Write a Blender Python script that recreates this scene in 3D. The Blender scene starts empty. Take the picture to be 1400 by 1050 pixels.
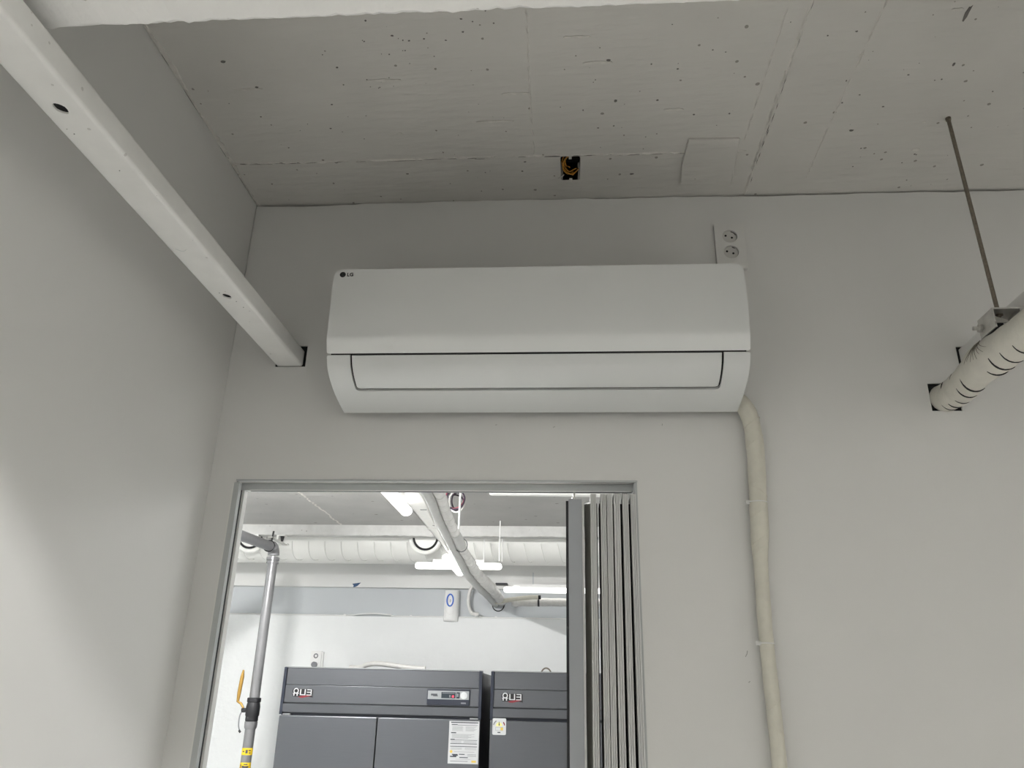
import bpy, bmesh, math, random
from mathutils import Vector, Matrix
random.seed(7)
S = bpy.context.scene
COL = S.collection
PI = math.pi

# ------------------------------------------------------------------ camera
H = 1.7
yaw, pitch, roll = math.radians(4.3836), math.radians(21.906), math.radians(1.3345)
cy, sy, cp, sp = math.cos(yaw), math.sin(yaw), math.cos(pitch), math.sin(pitch)
fwd = Vector((-sy*cp, cy*cp, sp)); right = Vector((cy, sy, 0)); up = right.cross(fwd)
r2 = right*math.cos(roll) + up*math.sin(roll); u2 = -right*math.sin(roll) + up*math.cos(roll)
cd = bpy.data.cameras.new('camera'); cam = bpy.data.objects.new('camera', cd); COL.objects.link(cam)
cam.matrix_world = Matrix(((r2.x, u2.x, -fwd.x, 0), (r2.y, u2.y, -fwd.y, -1.6), (r2.z, u2.z, -fwd.z, H), (0, 0, 0, 1)))
cd.sensor_fit = 'HORIZONTAL'; cd.sensor_width = 36; cd.lens = 36*1072/1400; cd.clip_start = .01
S.camera = cam

# ------------------------------------------------------------------ world and exposure
w = bpy.data.worlds.new('world'); S.world = w; w.use_nodes = True
w.node_tree.nodes['Background'].inputs[0].default_value = (.5, .5, .5, 1)
w.node_tree.nodes['Background'].inputs[1].default_value = .05
S.view_settings.view_transform = 'Standard'; S.view_settings.look = 'None'
S.view_settings.exposure = 0.0; S.view_settings.gamma = 1; S.view_settings.use_curve_mapping = False
LAMP_STORE = 6.0      # radiance of the tubes in the store room
LAMP_STORE_BACK = 2.6
LIGHT_STORE_UNSEEN = 410.0  # radiance of the unseen light added in the store; scales the right lamp too
LAMP_FRONT = 90.0       # radiance of the tubes in the room of the air conditioner

# ------------------------------------------------------------------ materials
def mat(name, col, rough=.5, metal=0, bump=0, bscale=60, noise=0, nscale=8, pits=0, emit=None, stretch=None, spec=.5, coat=0, pitscale=26, bstretch=None):
    m = bpy.data.materials.new(name); m.use_nodes = True
    nt = m.node_tree; N = nt.nodes; L = nt.links; b = N['Principled BSDF']
    b.inputs['Base Color'].default_value = (*col, 1); b.inputs['Roughness'].default_value = rough
    b.inputs['Metallic'].default_value = metal; b.inputs['Specular IOR Level'].default_value = spec
    b.inputs['Coat Weight'].default_value = coat; b.inputs['Coat Roughness'].default_value = .08
    if emit:
        b.inputs['Emission Color'].default_value = (*emit[0], 1); b.inputs['Emission Strength'].default_value = emit[1]
    geo = N.new('ShaderNodeNewGeometry'); vec = geo.outputs['Position']
    if stretch:
        mp = N.new('ShaderNodeMapping'); mp.inputs['Scale'].default_value = stretch; L.new(vec, mp.inputs[0]); vec = mp.outputs[0]
    col_out = None; height = None
    if noise:
        n = N.new('ShaderNodeTexNoise'); n.inputs['Scale'].default_value = nscale; n.inputs['Detail'].default_value = 5
        L.new(vec, n.inputs['Vector'])
        mr = N.new('ShaderNodeMapRange'); mr.inputs[1].default_value = .25; mr.inputs[2].default_value = .75
        mr.inputs[3].default_value = 1-noise; mr.inputs[4].default_value = 1+noise; L.new(n.outputs[0], mr.inputs[0])
        mx = N.new('ShaderNodeMix'); mx.data_type = 'RGBA'; mx.blend_type = 'MULTIPLY'; mx.inputs[0].default_value = 1
        mx.inputs[6].default_value = (*col, 1); L.new(mr.outputs[0], mx.inputs[7]); col_out = mx.outputs[2]
    if bump:
        n2 = N.new('ShaderNodeTexNoise'); n2.inputs['Scale'].default_value = bscale; n2.inputs['Detail'].default_value = 6
        bv = vec
        if bstretch:
            mq = N.new('ShaderNodeMapping'); mq.inputs['Scale'].default_value = bstretch; L.new(vec, mq.inputs[0]); bv = mq.outputs[0]
        L.new(bv, n2.inputs['Vector']); height = n2.outputs[0]
    if pits:
        v = N.new('ShaderNodeTexVoronoi'); v.inputs['Scale'].default_value = pitscale; L.new(geo.outputs['Position'], v.inputs['Vector'])
        wn = N.new('ShaderNodeTexNoise'); wn.inputs['Scale'].default_value = 120; L.new(geo.outputs['Position'], wn.inputs['Vector'])
        ad = N.new('ShaderNodeMath'); ad.operation = 'MULTIPLY_ADD'; ad.inputs[1].default_value = .16; L.new(wn.outputs[0], ad.inputs[0]); L.new(v.outputs['Distance'], ad.inputs[2])
        sp_ = N.new('ShaderNodeSeparateColor'); L.new(v.outputs['Color'], sp_.inputs[0])
        th = N.new('ShaderNodeMapRange'); th.inputs[1].default_value = .35; th.inputs[2].default_value = 1; th.inputs[3].default_value = 0; th.inputs[4].default_value = .25
        L.new(sp_.outputs[0], th.inputs[0])
        sm = N.new('ShaderNodeMath'); sm.operation = 'LESS_THAN'; L.new(ad.outputs[0], sm.inputs[0]); L.new(th.outputs[0], sm.inputs[1])
        mx2 = N.new('ShaderNodeMix'); mx2.data_type = 'RGBA'; mx2.inputs[7].default_value = (col[0]*.35, col[1]*.33, col[2]*.3, 1)
        fm = N.new('ShaderNodeMath'); fm.operation = 'MULTIPLY'; fm.inputs[1].default_value = pits; L.new(sm.outputs[0], fm.inputs[0]); L.new(fm.outputs[0], mx2.inputs[0])
        if col_out: L.new(col_out, mx2.inputs[6])
        else: mx2.inputs[6].default_value = (*col, 1)
        col_out = mx2.outputs[2]
    if col_out: L.new(col_out, b.inputs['Base Color'])
    if height:
        bp = N.new('ShaderNodeBump'); bp.inputs['Strength'].default_value = bump; bp.inputs['Distance'].default_value = .004
        L.new(height, bp.inputs['Height']); L.new(bp.outputs[0], b.inputs['Normal'])
    return m

M = {}
M['wall'] = mat('painted_panel', (.755, .752, .732), .42, noise=.012, nscale=3, bump=.03, bscale=200)
M['reveal'] = mat('reveal_plaster', (.80, .80, .77), .5)
M['slab'] = mat('painted_concrete', (.63, .615, .58), .75, noise=.05, nscale=4, bump=.6, bscale=40, pits=.8, bstretch=(.35, 1.6, 1), pitscale=40)
M['slabgrey'] = mat('grey_concrete', (.40, .395, .38), .8, noise=.07, nscale=5, bump=.35, bscale=40, pits=.6, pitscale=14)
M['slab_line'] = mat('concrete_joint', (.66, .64, .60), .75, noise=.12, nscale=60, bump=.5, bscale=120)
M['slab_dark'] = mat('concrete_crevice_shade', (.16, .15, .14), .9)
M['beamconc'] = mat('painted_beam', (.89, .885, .865), .7, noise=.03, nscale=9, bump=.55, bscale=45, pits=.45, pitscale=30)
M['downstand'] = mat('downstand_concrete', (.54, .54, .525), .75, noise=.08, nscale=20, bump=.5, bscale=45, pits=.5, pitscale=30)
M['floor'] = mat('epoxy_floor', (.76, .76, .745), .35, noise=.03, nscale=2)
M['steel'] = mat('primed_steel', (.84, .835, .81), .42, noise=.03, nscale=30, bump=.04, bscale=300, pits=.35, pitscale=60)
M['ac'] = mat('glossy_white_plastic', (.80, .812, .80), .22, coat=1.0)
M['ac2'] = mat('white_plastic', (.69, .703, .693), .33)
M['black'] = mat('black', (.008, .008, .009), .6)
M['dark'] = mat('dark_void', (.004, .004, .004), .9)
M['logo'] = mat('logo_black', (.01, .01, .011), .35)
M['logogrey'] = mat('logo_grey', (.07, .07, .075), .35)
M['plate'] = mat('socket_plastic', (.76, .755, .73), .4)
M['socket'] = mat('socket_insert', (.62, .61, .58), .45)
M['tape'] = mat('insulation_tape', (.70, .68, .61), .62, noise=.05, nscale=40, bump=.3, bscale=90)
M['tape2'] = mat('cream_pipe_tape', (.70, .68, .59), .55, noise=.05, nscale=50, bump=.22, bscale=120)
M['tapewhite'] = mat('white_wrap', (.70, .69, .665), .38, noise=.07, nscale=40, bump=.9, bscale=45)
M['foam'] = mat('grey_foam_tube', (.55, .55, .535), .5, noise=.04, nscale=30, bump=.25, bscale=60)
M['fold'] = mat('tape_crease_shade', (.20, .18, .14), .7)
M['tie'] = mat('nylon_tie', (.82, .82, .80), .4)
M['rod'] = mat('threaded_rod', (.22, .19, .15), .5, metal=.5, noise=.2, nscale=200)
M['zinc'] = mat('zinc', (.62, .61, .58), .38, metal=.7, noise=.1, nscale=60)
M['alu'] = mat('grey_profile', (.50, .52, .52), .38, noise=.02, nscale=10)
M['alu2'] = mat('grey_pleat', (.68, .685, .67), .5)
M['postgrey'] = mat('grey_post', (.40, .42, .445), .42)
M['gap_shade'] = mat('black_gap_shade', (.006, .006, .006), .9)  # near black, painted shade for gaps and cut-outs
M['olive'] = mat('inner_leaf', (.30, .30, .27), .5)
M['rubber'] = mat('rubber', (.02, .021, .026), .55)
M['stain'] = mat('stainless', (.134, .139, .150), .36, metal=.85, noise=.05, nscale=14, stretch=(.6, 1, 60))
M['stain2'] = mat('stainless_edge', (.38, .39, .40), .3, metal=.85)
M['navy'] = mat('navy_trim', (.012, .016, .03), .4)
M['silver'] = mat('badge_silver', (.62, .63, .64), .35)
M['red'] = mat('badge_red', (.22, .02, .03), .4)
M['sticker'] = mat('sticker_white', (.50, .51, .515), .5)
M['print'] = mat('print_dark', (.05, .055, .065), .6)
M['printg'] = mat('print_grey', (.20, .205, .22), .6)
M['gold'] = mat('print_gold', (.62, .44, .08), .5)
M['yellow'] = mat('label_yellow', (.80, .55, .02), .5)
M['energy'] = mat('energy_yellow', (.72, .68, .25), .5)
M['led'] = mat('red_led', (.8, .02, .05), .4, emit=((1, .05, .08), 1.6))
M['lcd'] = mat('display', (.02, .03, .04), .2)
M['gas'] = mat('galvanised_pipe', (.26, .26, .268), .36, metal=.55, noise=.04, nscale=30)
M['valve'] = mat('cast_valve', (.014, .0145, .017), .5)
M['brass'] = mat('brass_lever', (.42, .25, .06), .4, metal=.5)
M['duct'] = mat('painted_duct', (.80, .80, .77), .45, noise=.02, nscale=6)
M['ductseam'] = mat('duct_seam', (.66, .66, .63), .5)
M['storeup'] = mat('store_upper_wall', (.76, .76, .745), .6, noise=.03, nscale=3, bump=.05, bscale=60)
M['storeup2'] = mat('store_upper_board', (.555, .58, .60), .55, noise=.02, nscale=3)
M['store'] = mat('store_wall', (.845, .862, .862), .6, bump=.8, bscale=30, noise=.01)
M['blue'] = mat('blue_fleck', (.02, .07, .16), .5)
M['bluering'] = mat('blue_ring', (.06, .17, .62), .4)
M['white'] = mat('white_plastic_box', (.84, .84, .83), .4)
M['lamphouse'] = mat('lamp_housing', (.80, .80, .79), .4)
M['tube_s'] = mat('lamp_tube_store', (.9, .9, .9), .4, emit=((1, .985, .95), LAMP_STORE))
M['tube_b'] = mat('lamp_tube_store_back', (.9, .9, .9), .4, emit=((1, .985, .95), LAMP_STORE_BACK))
M['tube_f'] = mat('lamp_tube_front', (.9, .9, .9), .4, emit=((1, .985, .965), LAMP_FRONT))
M['tube_r'] = mat('lamp_tube_store_right', (.9, .9, .9), .4, emit=((1, .99, .975), LIGHT_STORE_UNSEEN*.10))
M['fill_n'] = mat('added_fill_store_near', (.9, .9, .9), .4, emit=((1, .99, .975), LIGHT_STORE_UNSEEN))
M['wire_orange'] = mat('orange_wire', (.50, .24, .03), .5)
M['wire_purple'] = mat('purple_wire', (.035, .02, .04), .5)
M['wire_red'] = mat('red_wire', (.16, .015, .03), .5)
M['scuff'] = mat('scuff', (.42, .42, .40), .6)

# ------------------------------------------------------------------ mesh helpers
ORG = {}
class MB:
    def __init__(s): s.v = []; s.f = []; s.mi = []
    def add(s, vs, fs, m=0):
        o = len(s.v); s.v += [tuple(v) for v in vs]; s.f += [tuple(i+o for i in f) for f in fs]; s.mi += [m]*len(fs); return s
    def box(s, x0, x1, y0, y1, z0, z1, m=0):
        return s.add([(x, y, z) for x in (x0, x1) for y in (y0, y1) for z in (z0, z1)],
                     [(0, 1, 3, 2), (4, 6, 7, 5), (0, 4, 5, 1), (2, 3, 7, 6), (0, 2, 6, 4), (1, 5, 7, 3)], m)
    def tube(s, pts, rad, n=12, cap=True, m=0, squash=None):
        pts = [Vector(p) for p in pts]; k = len(pts)
        rs = rad if isinstance(rad, (list, tuple)) else [rad]*k
        t0 = (pts[1]-pts[0]).normalized()
        ref = Vector((0, 0, 1)) if abs(t0.z) < .9 else Vector((1, 0, 0))
        nrm = (ref - t0*ref.dot(t0)).normalized(); vs = []
        for i in range(k):
            t = (pts[min(i+1, k-1)]-pts[max(i-1, 0)]).normalized()
            nrm = (nrm - t*nrm.dot(t)).normalized(); bn = t.cross(nrm)
            for j in range(n):
                a = 2*PI*j/n; vs.append(pts[i] + (nrm*math.cos(a) + bn*math.sin(a))*rs[i])
        fs = [(i*n+j, i*n+(j+1) % n, (i+1)*n+(j+1) % n, (i+1)*n+j) for i in range(k-1) for j in range(n)]
        if cap: fs += [tuple(range(n-1, -1, -1)), tuple(range((k-1)*n, k*n))]
        return s.add(vs, fs, m)
    def disc(s, c, axis, r, h, n=24, m=0): c = Vector(c); a = Vector(axis).normalized(); return s.tube([c, c+a*h], r, n, True, m)
    def ring(s, c, axis, R, r, n=28, k=8, a0=0, a1=2*PI, m=0, start=None):
        c = Vector(c); ax = Vector(axis).normalized()
        ref = Vector(start) if start else (Vector((0, 0, 1)) if abs(ax.z) < .9 else Vector((1, 0, 0)))
        e1 = (ref-ax*ref.dot(ax)).normalized(); e2 = ax.cross(e1)
        full = abs(a1-a0-2*PI) < 1e-6; vs = []; N = n if full else n+1
        for i in range(N):
            a = a0+(a1-a0)*i/n; d = e1*math.cos(a)+e2*math.sin(a)
            for j in range(k):
                b = 2*PI*j/k; vs.append(c+d*(R+r*math.cos(b))+ax*(r*math.sin(b)))
        fs = [(i*k+j, i*k+(j+1) % k, ((i+1) % N)*k+(j+1) % k, ((i+1) % N)*k+j) for i in range(n) for j in range(k)]
        return s.add(vs, fs, m)
    def prism(s, poly, fn, h0, h1, m=0):       # polygon in 2D, fn(u, v, h) -> point
        n = len(poly); vs = [fn(u, v, h0) for u, v in poly]+[fn(u, v, h1) for u, v in poly]
        return s.add(vs, [tuple(range(n-1, -1, -1)), tuple(range(n, 2*n))]+[(i, (i+1) % n, n+(i+1) % n, n+i) for i in range(n)], m)
def fill2d(outer, holes, vcuts=(), ucuts=()):
    bm = bmesh.new(); eds = []
    for loop in [outer]+list(holes):
        vs = [bm.verts.new((u, v, 0)) for u, v in loop]
        eds += [bm.edges.new((vs[i], vs[(i+1) % len(vs)])) for i in range(len(vs))]
    bmesh.ops.triangle_fill(bm, use_beauty=True, use_dissolve=False, edges=eds)
    for c in vcuts: bmesh.ops.bisect_plane(bm, geom=bm.verts[:]+bm.edges[:]+bm.faces[:], plane_co=(0, c, 0), plane_no=(0, 1, 0))
    for c in ucuts: bmesh.ops.bisect_plane(bm, geom=bm.verts[:]+bm.edges[:]+bm.faces[:], plane_co=(c, 0, 0), plane_no=(1, 0, 0))
    bm.verts.index_update()
    V = [(v.co.x, v.co.y) for v in bm.verts]; F = [[v.index for v in f.verts] for f in bm.faces]
    E = [(e.verts[0].index, e.verts[1].index) for e in bm.edges if len(e.link_faces) == 1]
    bm.free(); return V, F, E
def shell(mb, outer, holes, fn, thick, vcuts=(), ucuts=(), m=0):     # fn(u, v, depth)
    V, F, E = fill2d(outer, holes, vcuts, ucuts); n = len(V)
    return mb.add([fn(u, v, 0) for u, v in V]+[fn(u, v, thick) for u, v in V],
           [tuple(f) for f in F]+[tuple(n+i for i in f[::-1]) for f in F]+[(a, b, n+b, n+a) for a, b in E], m)
def rect(u0, u1, v0, v1): return [(u0, v0), (u1, v0), (u1, v1), (u0, v1)]
def rrect(u0, u1, v0, v1, r, k=6):             # r = radii bl, br, tr, tl
    out = []
    for (cu, cv, a, rr) in ((u0, v0, PI, r[0]), (u1, v0, 1.5*PI, r[1]), (u1, v1, 0, r[2]), (u0, v1, .5*PI, r[3])):
        if rr == 0: out.append((cu, cv)); continue
        c = (cu+(rr if cu == u0 else -rr), cv+(rr if cv == v0 else -rr))
        out += [(c[0]+rr*math.cos(a+.5*PI*i/k), c[1]+rr*math.sin(a+.5*PI*i/k)) for i in range(k+1)]
    return out
def build(name, mb, ms, parent=None, loc=None, smooth=False, bevel=0):
    me = bpy.data.meshes.new(name)
    o = ORG[parent.name] if parent else Vector(loc if loc else (0, 0, 0))
    me.from_pydata([Vector(v)-o for v in mb.v], [], mb.f)
    ms = ms if isinstance(ms, (list, tuple)) else [ms]
    for m in ms: me.materials.append(M[m])
    for p, i in zip(me.polygons, mb.mi): p.material_index = i
    bm = bmesh.new(); bm.from_mesh(me); bmesh.ops.recalc_face_normals(bm, faces=bm.faces); bm.to_mesh(me); bm.free()
    ob = bpy.data.objects.new(name, me); COL.objects.link(ob)
    if parent: ob.parent = parent
    else: ob.location = o
    ORG[ob.name] = o
    if smooth:
        for p in me.polygons: p.use_smooth = True
        md = ob.modifiers.new('wn', 'WEIGHTED_NORMAL') if False else None
        try: me.set_sharp_from_angle(angle=math.radians(40))
        except Exception: pass
    if bevel:
        b = ob.modifiers.new('bevel', 'BEVEL'); b.width = bevel; b.segments = 2; b.limit_method = 'ANGLE'; b.angle_limit = math.radians(40)
    return ob
def tag(o, label, cat, group=None):
    o['label'] = label; o['category'] = cat
    if group: o['group'] = group
    return o
def thing(name, label, cat, loc, group=None):
    e = bpy.data.objects.new(name, None); e.empty_display_size = .05; COL.objects.link(e); e.location = loc; ORG[e.name] = Vector(loc)
    return tag(e, label, cat, group)
def struct(o): o['kind'] = 'structure'; return o
def smooth_path(pts, k=8):                     # Catmull-Rom
    P = [Vector(p) for p in pts]; out = []
    for i in range(len(P)-1):
        a = P[max(i-1, 0)]; b = P[i]; c = P[i+1]; d = P[min(i+2, len(P)-1)]
        for j in range(k):
            t = j/k; out.append(.5*((2*b)+(c-a)*t+(2*a-5*b+4*c-d)*t*t+(3*b-a-3*c+d)*t**3))
    out.append(P[-1]); return out

# ================================================================== STRUCTURE
ZC = 2.83                      # slab underside
XL, XR, YR = -.772, 2.9, -3.9  # left wall, right wall, rear wall of the front room
WT = .05                       # panel thickness
# back partition: front skin with the pipe, channel and beam cut-outs, core behind
DX0, DX1, DZ = -.712, .141, 2.126
fnw = lambda y0: (lambda u, v, d: (u, y0+d, v))
holes_skin = [rect(-.6655, -.5945, 2.3905, 2.4425), rect(.7615, .823, 2.2795, 2.3415), rect(.835, .872, 2.378, 2.427)]
mb = MB()
outer = [(XL, 0), (DX0, 0), (DX0, DZ), (DX1, DZ), (DX1, 0), (XR, 0), (XR, ZC-.0035), (XL+.0009, ZC-.0035), (XL+.0009, 2.44), (XL, 2.44)]
outer = [p for p in outer if p[1] < ZC-.01]
top = []; nz = 0
for i in range(181):
    x = XR+(XL+.0009-XR)*i/180; nz = .7*nz+.3*random.uniform(-1, 1)
    gap = .0052 if (x > .06 or x < -.52) else .0022
    top.append((x, ZC-max(.0006, gap+.0035*nz)))
ix = next(i for i, p in enumerate(outer) if p == (XR, 0))+1
outer = outer[:ix]+top+outer[ix:]
shell(mb, outer, holes_skin, fnw(0), .042)
outer = [(XL-.05, 0), (DX0, 0), (DX0, DZ), (DX1, DZ), (DX1, 0), (XR, 0), (XR, ZC), (XL-.05, ZC)]
shell(mb, outer, [], fnw(.042), WT-.042)
wall_back = struct(build('wall_back', mb, 'wall'))
wl = struct(build('wall_left', MB().box(XL-.05, XL, YR, .0, 0, ZC), 'wall'))
wr = struct(build('wall_right', MB().box(XR, XR+.05, YR, .05, 0, ZC), 'wall'))
wb = struct(build('wall_rear', MB().box(XL-.05, XR+.05, YR-.05, YR, 0, ZC), 'wall'))
fl = struct(build('floor', MB().box(-3.3, 3.0, YR-.05, 4.75, -.06, 0), 'floor'))
# slab of the front room with the hole for the electrical box
mb = MB()
BX0, BX1, BY0, BY1 = -.014, .031, -.158, -.072
shell(mb, rect(XL-.05, XR+.05, YR-.05, .05), [rrect(BX0, BX1, BY0, BY1, (.005,)*4, 4)], lambda u, v, d: (u, v, ZC+d), .15)
ceil = struct(build('ceiling', mb, 'slab'))
# ragged formwork joints, ridges and painted crevice shade on the slab
def ragged_x(x0, x1, y, wid, h, seg=.012):
    mb = MB(); n = int((x1-x0)/seg); a = []; b = []; y_ = y
    for i in range(n+1):
        x = x0+(x1-x0)*i/n; j = random.uniform(-1, 1)
        y_ = y+.0012*math.sin(x*9)+j*wid*.12
        hh = h*random.uniform(.1, 1.0) if random.random() < .8 else 0
        a.append(((x, y_-wid*.5, ZC+.0005), (x, y_, ZC-hh), (x, y_+wid*.5, ZC+.0005)))
    vs = [p for t in a for p in t]
    return mb.add(vs, [(3*i+j, 3*i+j+1, 3*i+4+j, 3*i+3+j) for i in range(n) for j in (0, 1)])
build('formwork_joint', ragged_x(XL, .42, -.163, .006, .0045), 'slab_line', ceil)
def ragged_y(x, y0, y1, wid, h, seg=.012):
    mb = MB(); n = int((y1-y0)/seg); a = []
    for i in range(n+1):
        y = y0+(y1-y0)*i/n; x_ = x+.002*math.sin(y*7)+random.uniform(-1, 1)*wid*.12
        hh = h*random.uniform(.15, 1.0) if random.random() < .85 else 0
        a += [(x_-wid*.5, y, ZC+.0005), (x_, y, ZC-hh), (x_+wid*.5, y, ZC+.0005)]
    return mb.add(a, [(3*i+j, 3*i+j+1, 3*i+4+j, 3*i+3+j) for i in range(n) for j in (0, 1)])
build('formwork_joint', ragged_y(.423, -.86, -.004, .008, .005), 'slab_line', ceil)
build('formwork_joint', ragged_y(.551, -.86, -.05, .005, .0025), 'slab_line', ceil)
build('formwork_joint', ragged_y(-.071, -.86, -.17, .006, .0022), 'slab_line', ceil)
build('formwork_joint', ragged_y(.385, -.86, -.2, .005, .0018), 'slab_line', ceil)
def crevice_lines(p0, p1, n, wid, lo, hi):  # dark slivers paint crevice shade along joints where the relief reads weakly
    p0 = Vector(p0); p1 = Vector(p1)
    for i in range(n):
        t = random.random(); l = random.uniform(lo, hi); d = (p1-p0).normalized(); s_ = Vector((-d.y, d.x, 0)); c = p0.lerp(p1, t)+s_*random.uniform(-1, 1)*.002
        a = c-d*l; b = c+d*l; w_ = wid*random.uniform(.4, 1)
        mb = MB().prism([(a.x, a.y), (c.x-s_.x*w_, c.y-s_.y*w_), (b.x, b.y), (c.x+s_.x*w_, c.y+s_.y*w_)], lambda u, v, h: (u, v, ZC+h), -.0007, .002)
        build('crevice_line', mb, 'slab_dark', ceil)
crevice_lines((XL, -.1605, 0), (.30, -.1585, 0), 34, .0007, .006, .03)
crevice_lines((.4255, -.80, 0), (.426, -.01, 0), 22, .0009, .004, .016)
# ragged plaster strip where the slab meets the left wall
mb = MB(); a = []
for i in range(131):
    y = -.88+.88*i/130; w_ = .006+.004*math.sin(y*23)+random.uniform(-1, 1)*.002
    a += [(XL+.0012, y, ZC-.0008), (XL+.0012+max(.002, w_), y, ZC-.0022*random.random()-.0004), (XL+.003+max(.002, w_), y, ZC+.0005)]
build('plaster_strip', mb.add(a, [(3*i+j, 3*i+j+1, 3*i+4+j, 3*i+3+j) for i in range(130) for j in (0, 1)]), 'slab_line', ceil)
crevice_lines((XL+.002, -.86, 0), (XL+.002, -.02, 0), 40, .0011, .006, .03)
# board patch glued on the slab
mb = MB(); shell(mb, [(.262, -.21), (.371, -.208), (.375, -.17), (.383, -.047), (.266, -.052), (.259, -.12)], [], lambda u, v, d: (u, v, ZC-d), .006)
build('patch_board', mb, 'slab', ceil, bevel=.002)
# chipped flaws: shallow hollows with a raised rim
def flaw(x, y, sx, sy, m='slab_dark'):
    mb = MB(); n = 9; ph = random.random()*6
    pts = [(x+sx*math.cos(2*PI*i/n+ph)*random.uniform(.6, 1.1), y+sy*math.sin(2*PI*i/n+ph)*random.uniform(.6, 1.1)) for i in range(n)]
    mb.prism(pts, lambda u, v, h: (u, v, ZC+h), -.0006, .002)
    build('chip', mb, m, ceil)
for (x, y, sx, sy) in ((-.36, -.60, .010, .004), (-.36, -.605, .003, .002), (-.36, -.41, .009, .003), (-.36, -.25, .006, .003), (-.62, -.40, .004, .003), (-.37, -.11, .004, .002), (.08, -.44, .005, .003), (.10, -.33, .0035, .004), (.05, -.60, .012, .003), (.15, -.09, .005, .003), (.74, -.24, .006, .003), (.76, -.15, .010, .006), (.64, -.29, .003, .002), (.55, -.43, .006, .003), (.73, -.40, .003, .005), (.70, -.52, .004, .02), (-.66, -.47, .005, .004), (.6, -.22, .005, .003)):
    flaw(x, y, sx, sy, 'slab_dark' if sx < .006 else 'slab_line')
for cx0, cy0, n0, sp0 in ((-.33, -.50, 12, .06), (-.40, -.42, 9, .05), (-.55, -.30, 10, .12), (-.20, -.55, 10, .12), (.15, -.30, 12, .14), (.30, -.45, 8, .1), (.62, -.35, 10, .12), (-.1, -.08, 8, .3), (.7, -.12, 8, .08)):
    for q in range(n0):
        x = cx0+random.gauss(0, sp0); y = cy0+random.gauss(0, sp0*.45); r_ = random.uniform(.0007, .0022)
        if XL+.01 < x < .9 and -.86 < y < -.01 and not (BX0-.01 < x < BX1+.01 and BY0-.01 < y < BY1+.01): flaw(x, y, r_*random.uniform(.8, 1.6), r_, 'slab_dark')
for (x, y, sx) in ((-.36, -.602, .05), (-.36, -.408, .035), (.05, -.602, .03), (.06, -.435, .028), (-.64, -.395, .03), (.22, -.30, .02), (-.10, -.36, .03), (-.15, -.28, .04), (.02, -.50, .025), (.68, -.53, .01)):
    mb = MB(); n = 12
    mb.prism([(x+sx*math.cos(2*PI*i/n), y+.0035*math.sin(2*PI*i/n)*random.uniform(.6, 1.2)) for i in range(n)], lambda u, v, h: (u, v, ZC+h), -.0012, .002)
    build('trowel_mark', mb, 'slab_line', ceil)
# wall/slab joint shows as dark slit: recess already left between skin and slab
# downstand concrete beam with a ragged lower arris
mb = MB(); n = 420; BZ = 2.455; BYf, BYn = -.907, -1.32; x0, x1 = XL, XR; vs = []
nz = 0
for i in range(n+1):
    x = x0+(x1-x0)*i/n; nz = .75*nz+.25*random.uniform(-1, 1); j = nz*.006+random.uniform(-1, 1)*.0022
    vs += [(x, BYf+.02, ZC), (x, BYf+.003+j*.3, BZ+.006+abs(j)*.5), (x, BYf-.004+j, BZ+random.uniform(0, .0012)), (x, BYn+.004, BZ), (x, BYn, BZ+.005), (x, BYn, ZC)]
mb.add(vs, [(6*i+j, 6*i+j+1, 6*i+7+j, 6*i+6+j) for i in range(n) for j in range(5)])
struct(build('trim_2', mb, 'beamconc'))
mb = MB(); mb.box(XL, XR, -3.42, -3.0, BZ, ZC); struct(build('trim_3', mb, 'beamconc'))

# ------------------------------------------------------------------ store room behind the partition
SXL, SXR, SY = -3.2, 1.9, 4.65
sl = struct(build('wall_storeroom_left', MB().box(SXL-.05, SXL, .05, SY+.05, 0, 3.3), 'store'))
sr = struct(build('wall_storeroom_right', MB().box(SXR, SXR+.05, .05, SY+.05, 0, 3.3), 'store'))
mb = MB().box(SXL, XL-.05, 0, .05, 0, ZC); mb.box(XR-1.0, XR, .0501, .09, 0, ZC)
sf = struct(build('wall_storeroom_front', MB().box(SXL, XL-.05, -.0, .05, 0, ZC), 'store'))
ZL = 2.274                     # top of the thick lower wall
sb = struct(build('wall_storeroom_back', MB().box(SXL, SXR, SY-.03, SY+.09, 0, ZL), 'store', bevel=.004))
su = build('upper_board', MB().box(SXL, SXR, SY, SY+.09, ZL, 2.50), 'storeup2', sb)
sa = build('upper_beam', MB().box(SXL, SXR, SY-.04, SY+.09, 2.492, 3.3), 'storeup', sb)
# thin cover strips on the board above the lower wall
build('joint_strip', MB().box(-.28, -.272, SY-.043, SY-.038, 2.50, 2.62), 'storeup2', sb)
sc = struct(build('ceiling_storeroom', MB().box(SXL-.05, SXR+.05, .05, 3.95, ZC, ZC+.15), 'slabgrey'))
build('coffer', MB().box(SXL, SXR, 3.95, SY+.05, 3.3, 3.36), 'storeup', sc)
mb = MB(); n = 300; vs = []; nz = 0
for i in range(n+1):
    x = SXL+(SXR-SXL)*i/n; nz = .8*nz+.2*random.uniform(-1, 1); j = nz*.007+random.uniform(-1, 1)*.002
    vs += [(x, 3.875, ZC+.002), (x, 3.875+j*.3, 2.765+abs(j)), (x, 3.878, 2.757+j*.8), (x, 3.955, 2.757), (x, 3.955, 3.3)]
mb.add(vs, [(5*i+j, 5*i+j+1, 5*i+6+j, 5*i+5+j) for i in range(n) for j in range(4)])
struct(build('trim_4', mb, 'downstand'))
mb = MB(); a = []
for i in range(60):
    y = 2.2+1.67*i/59; x_ = -1.62+random.uniform(-1, 1)*.008; hh = .006*random.random()
    a += [(x_-.008, y, ZC+.0005), (x_, y, ZC-hh), (x_+.008, y, ZC+.0005)]
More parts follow.
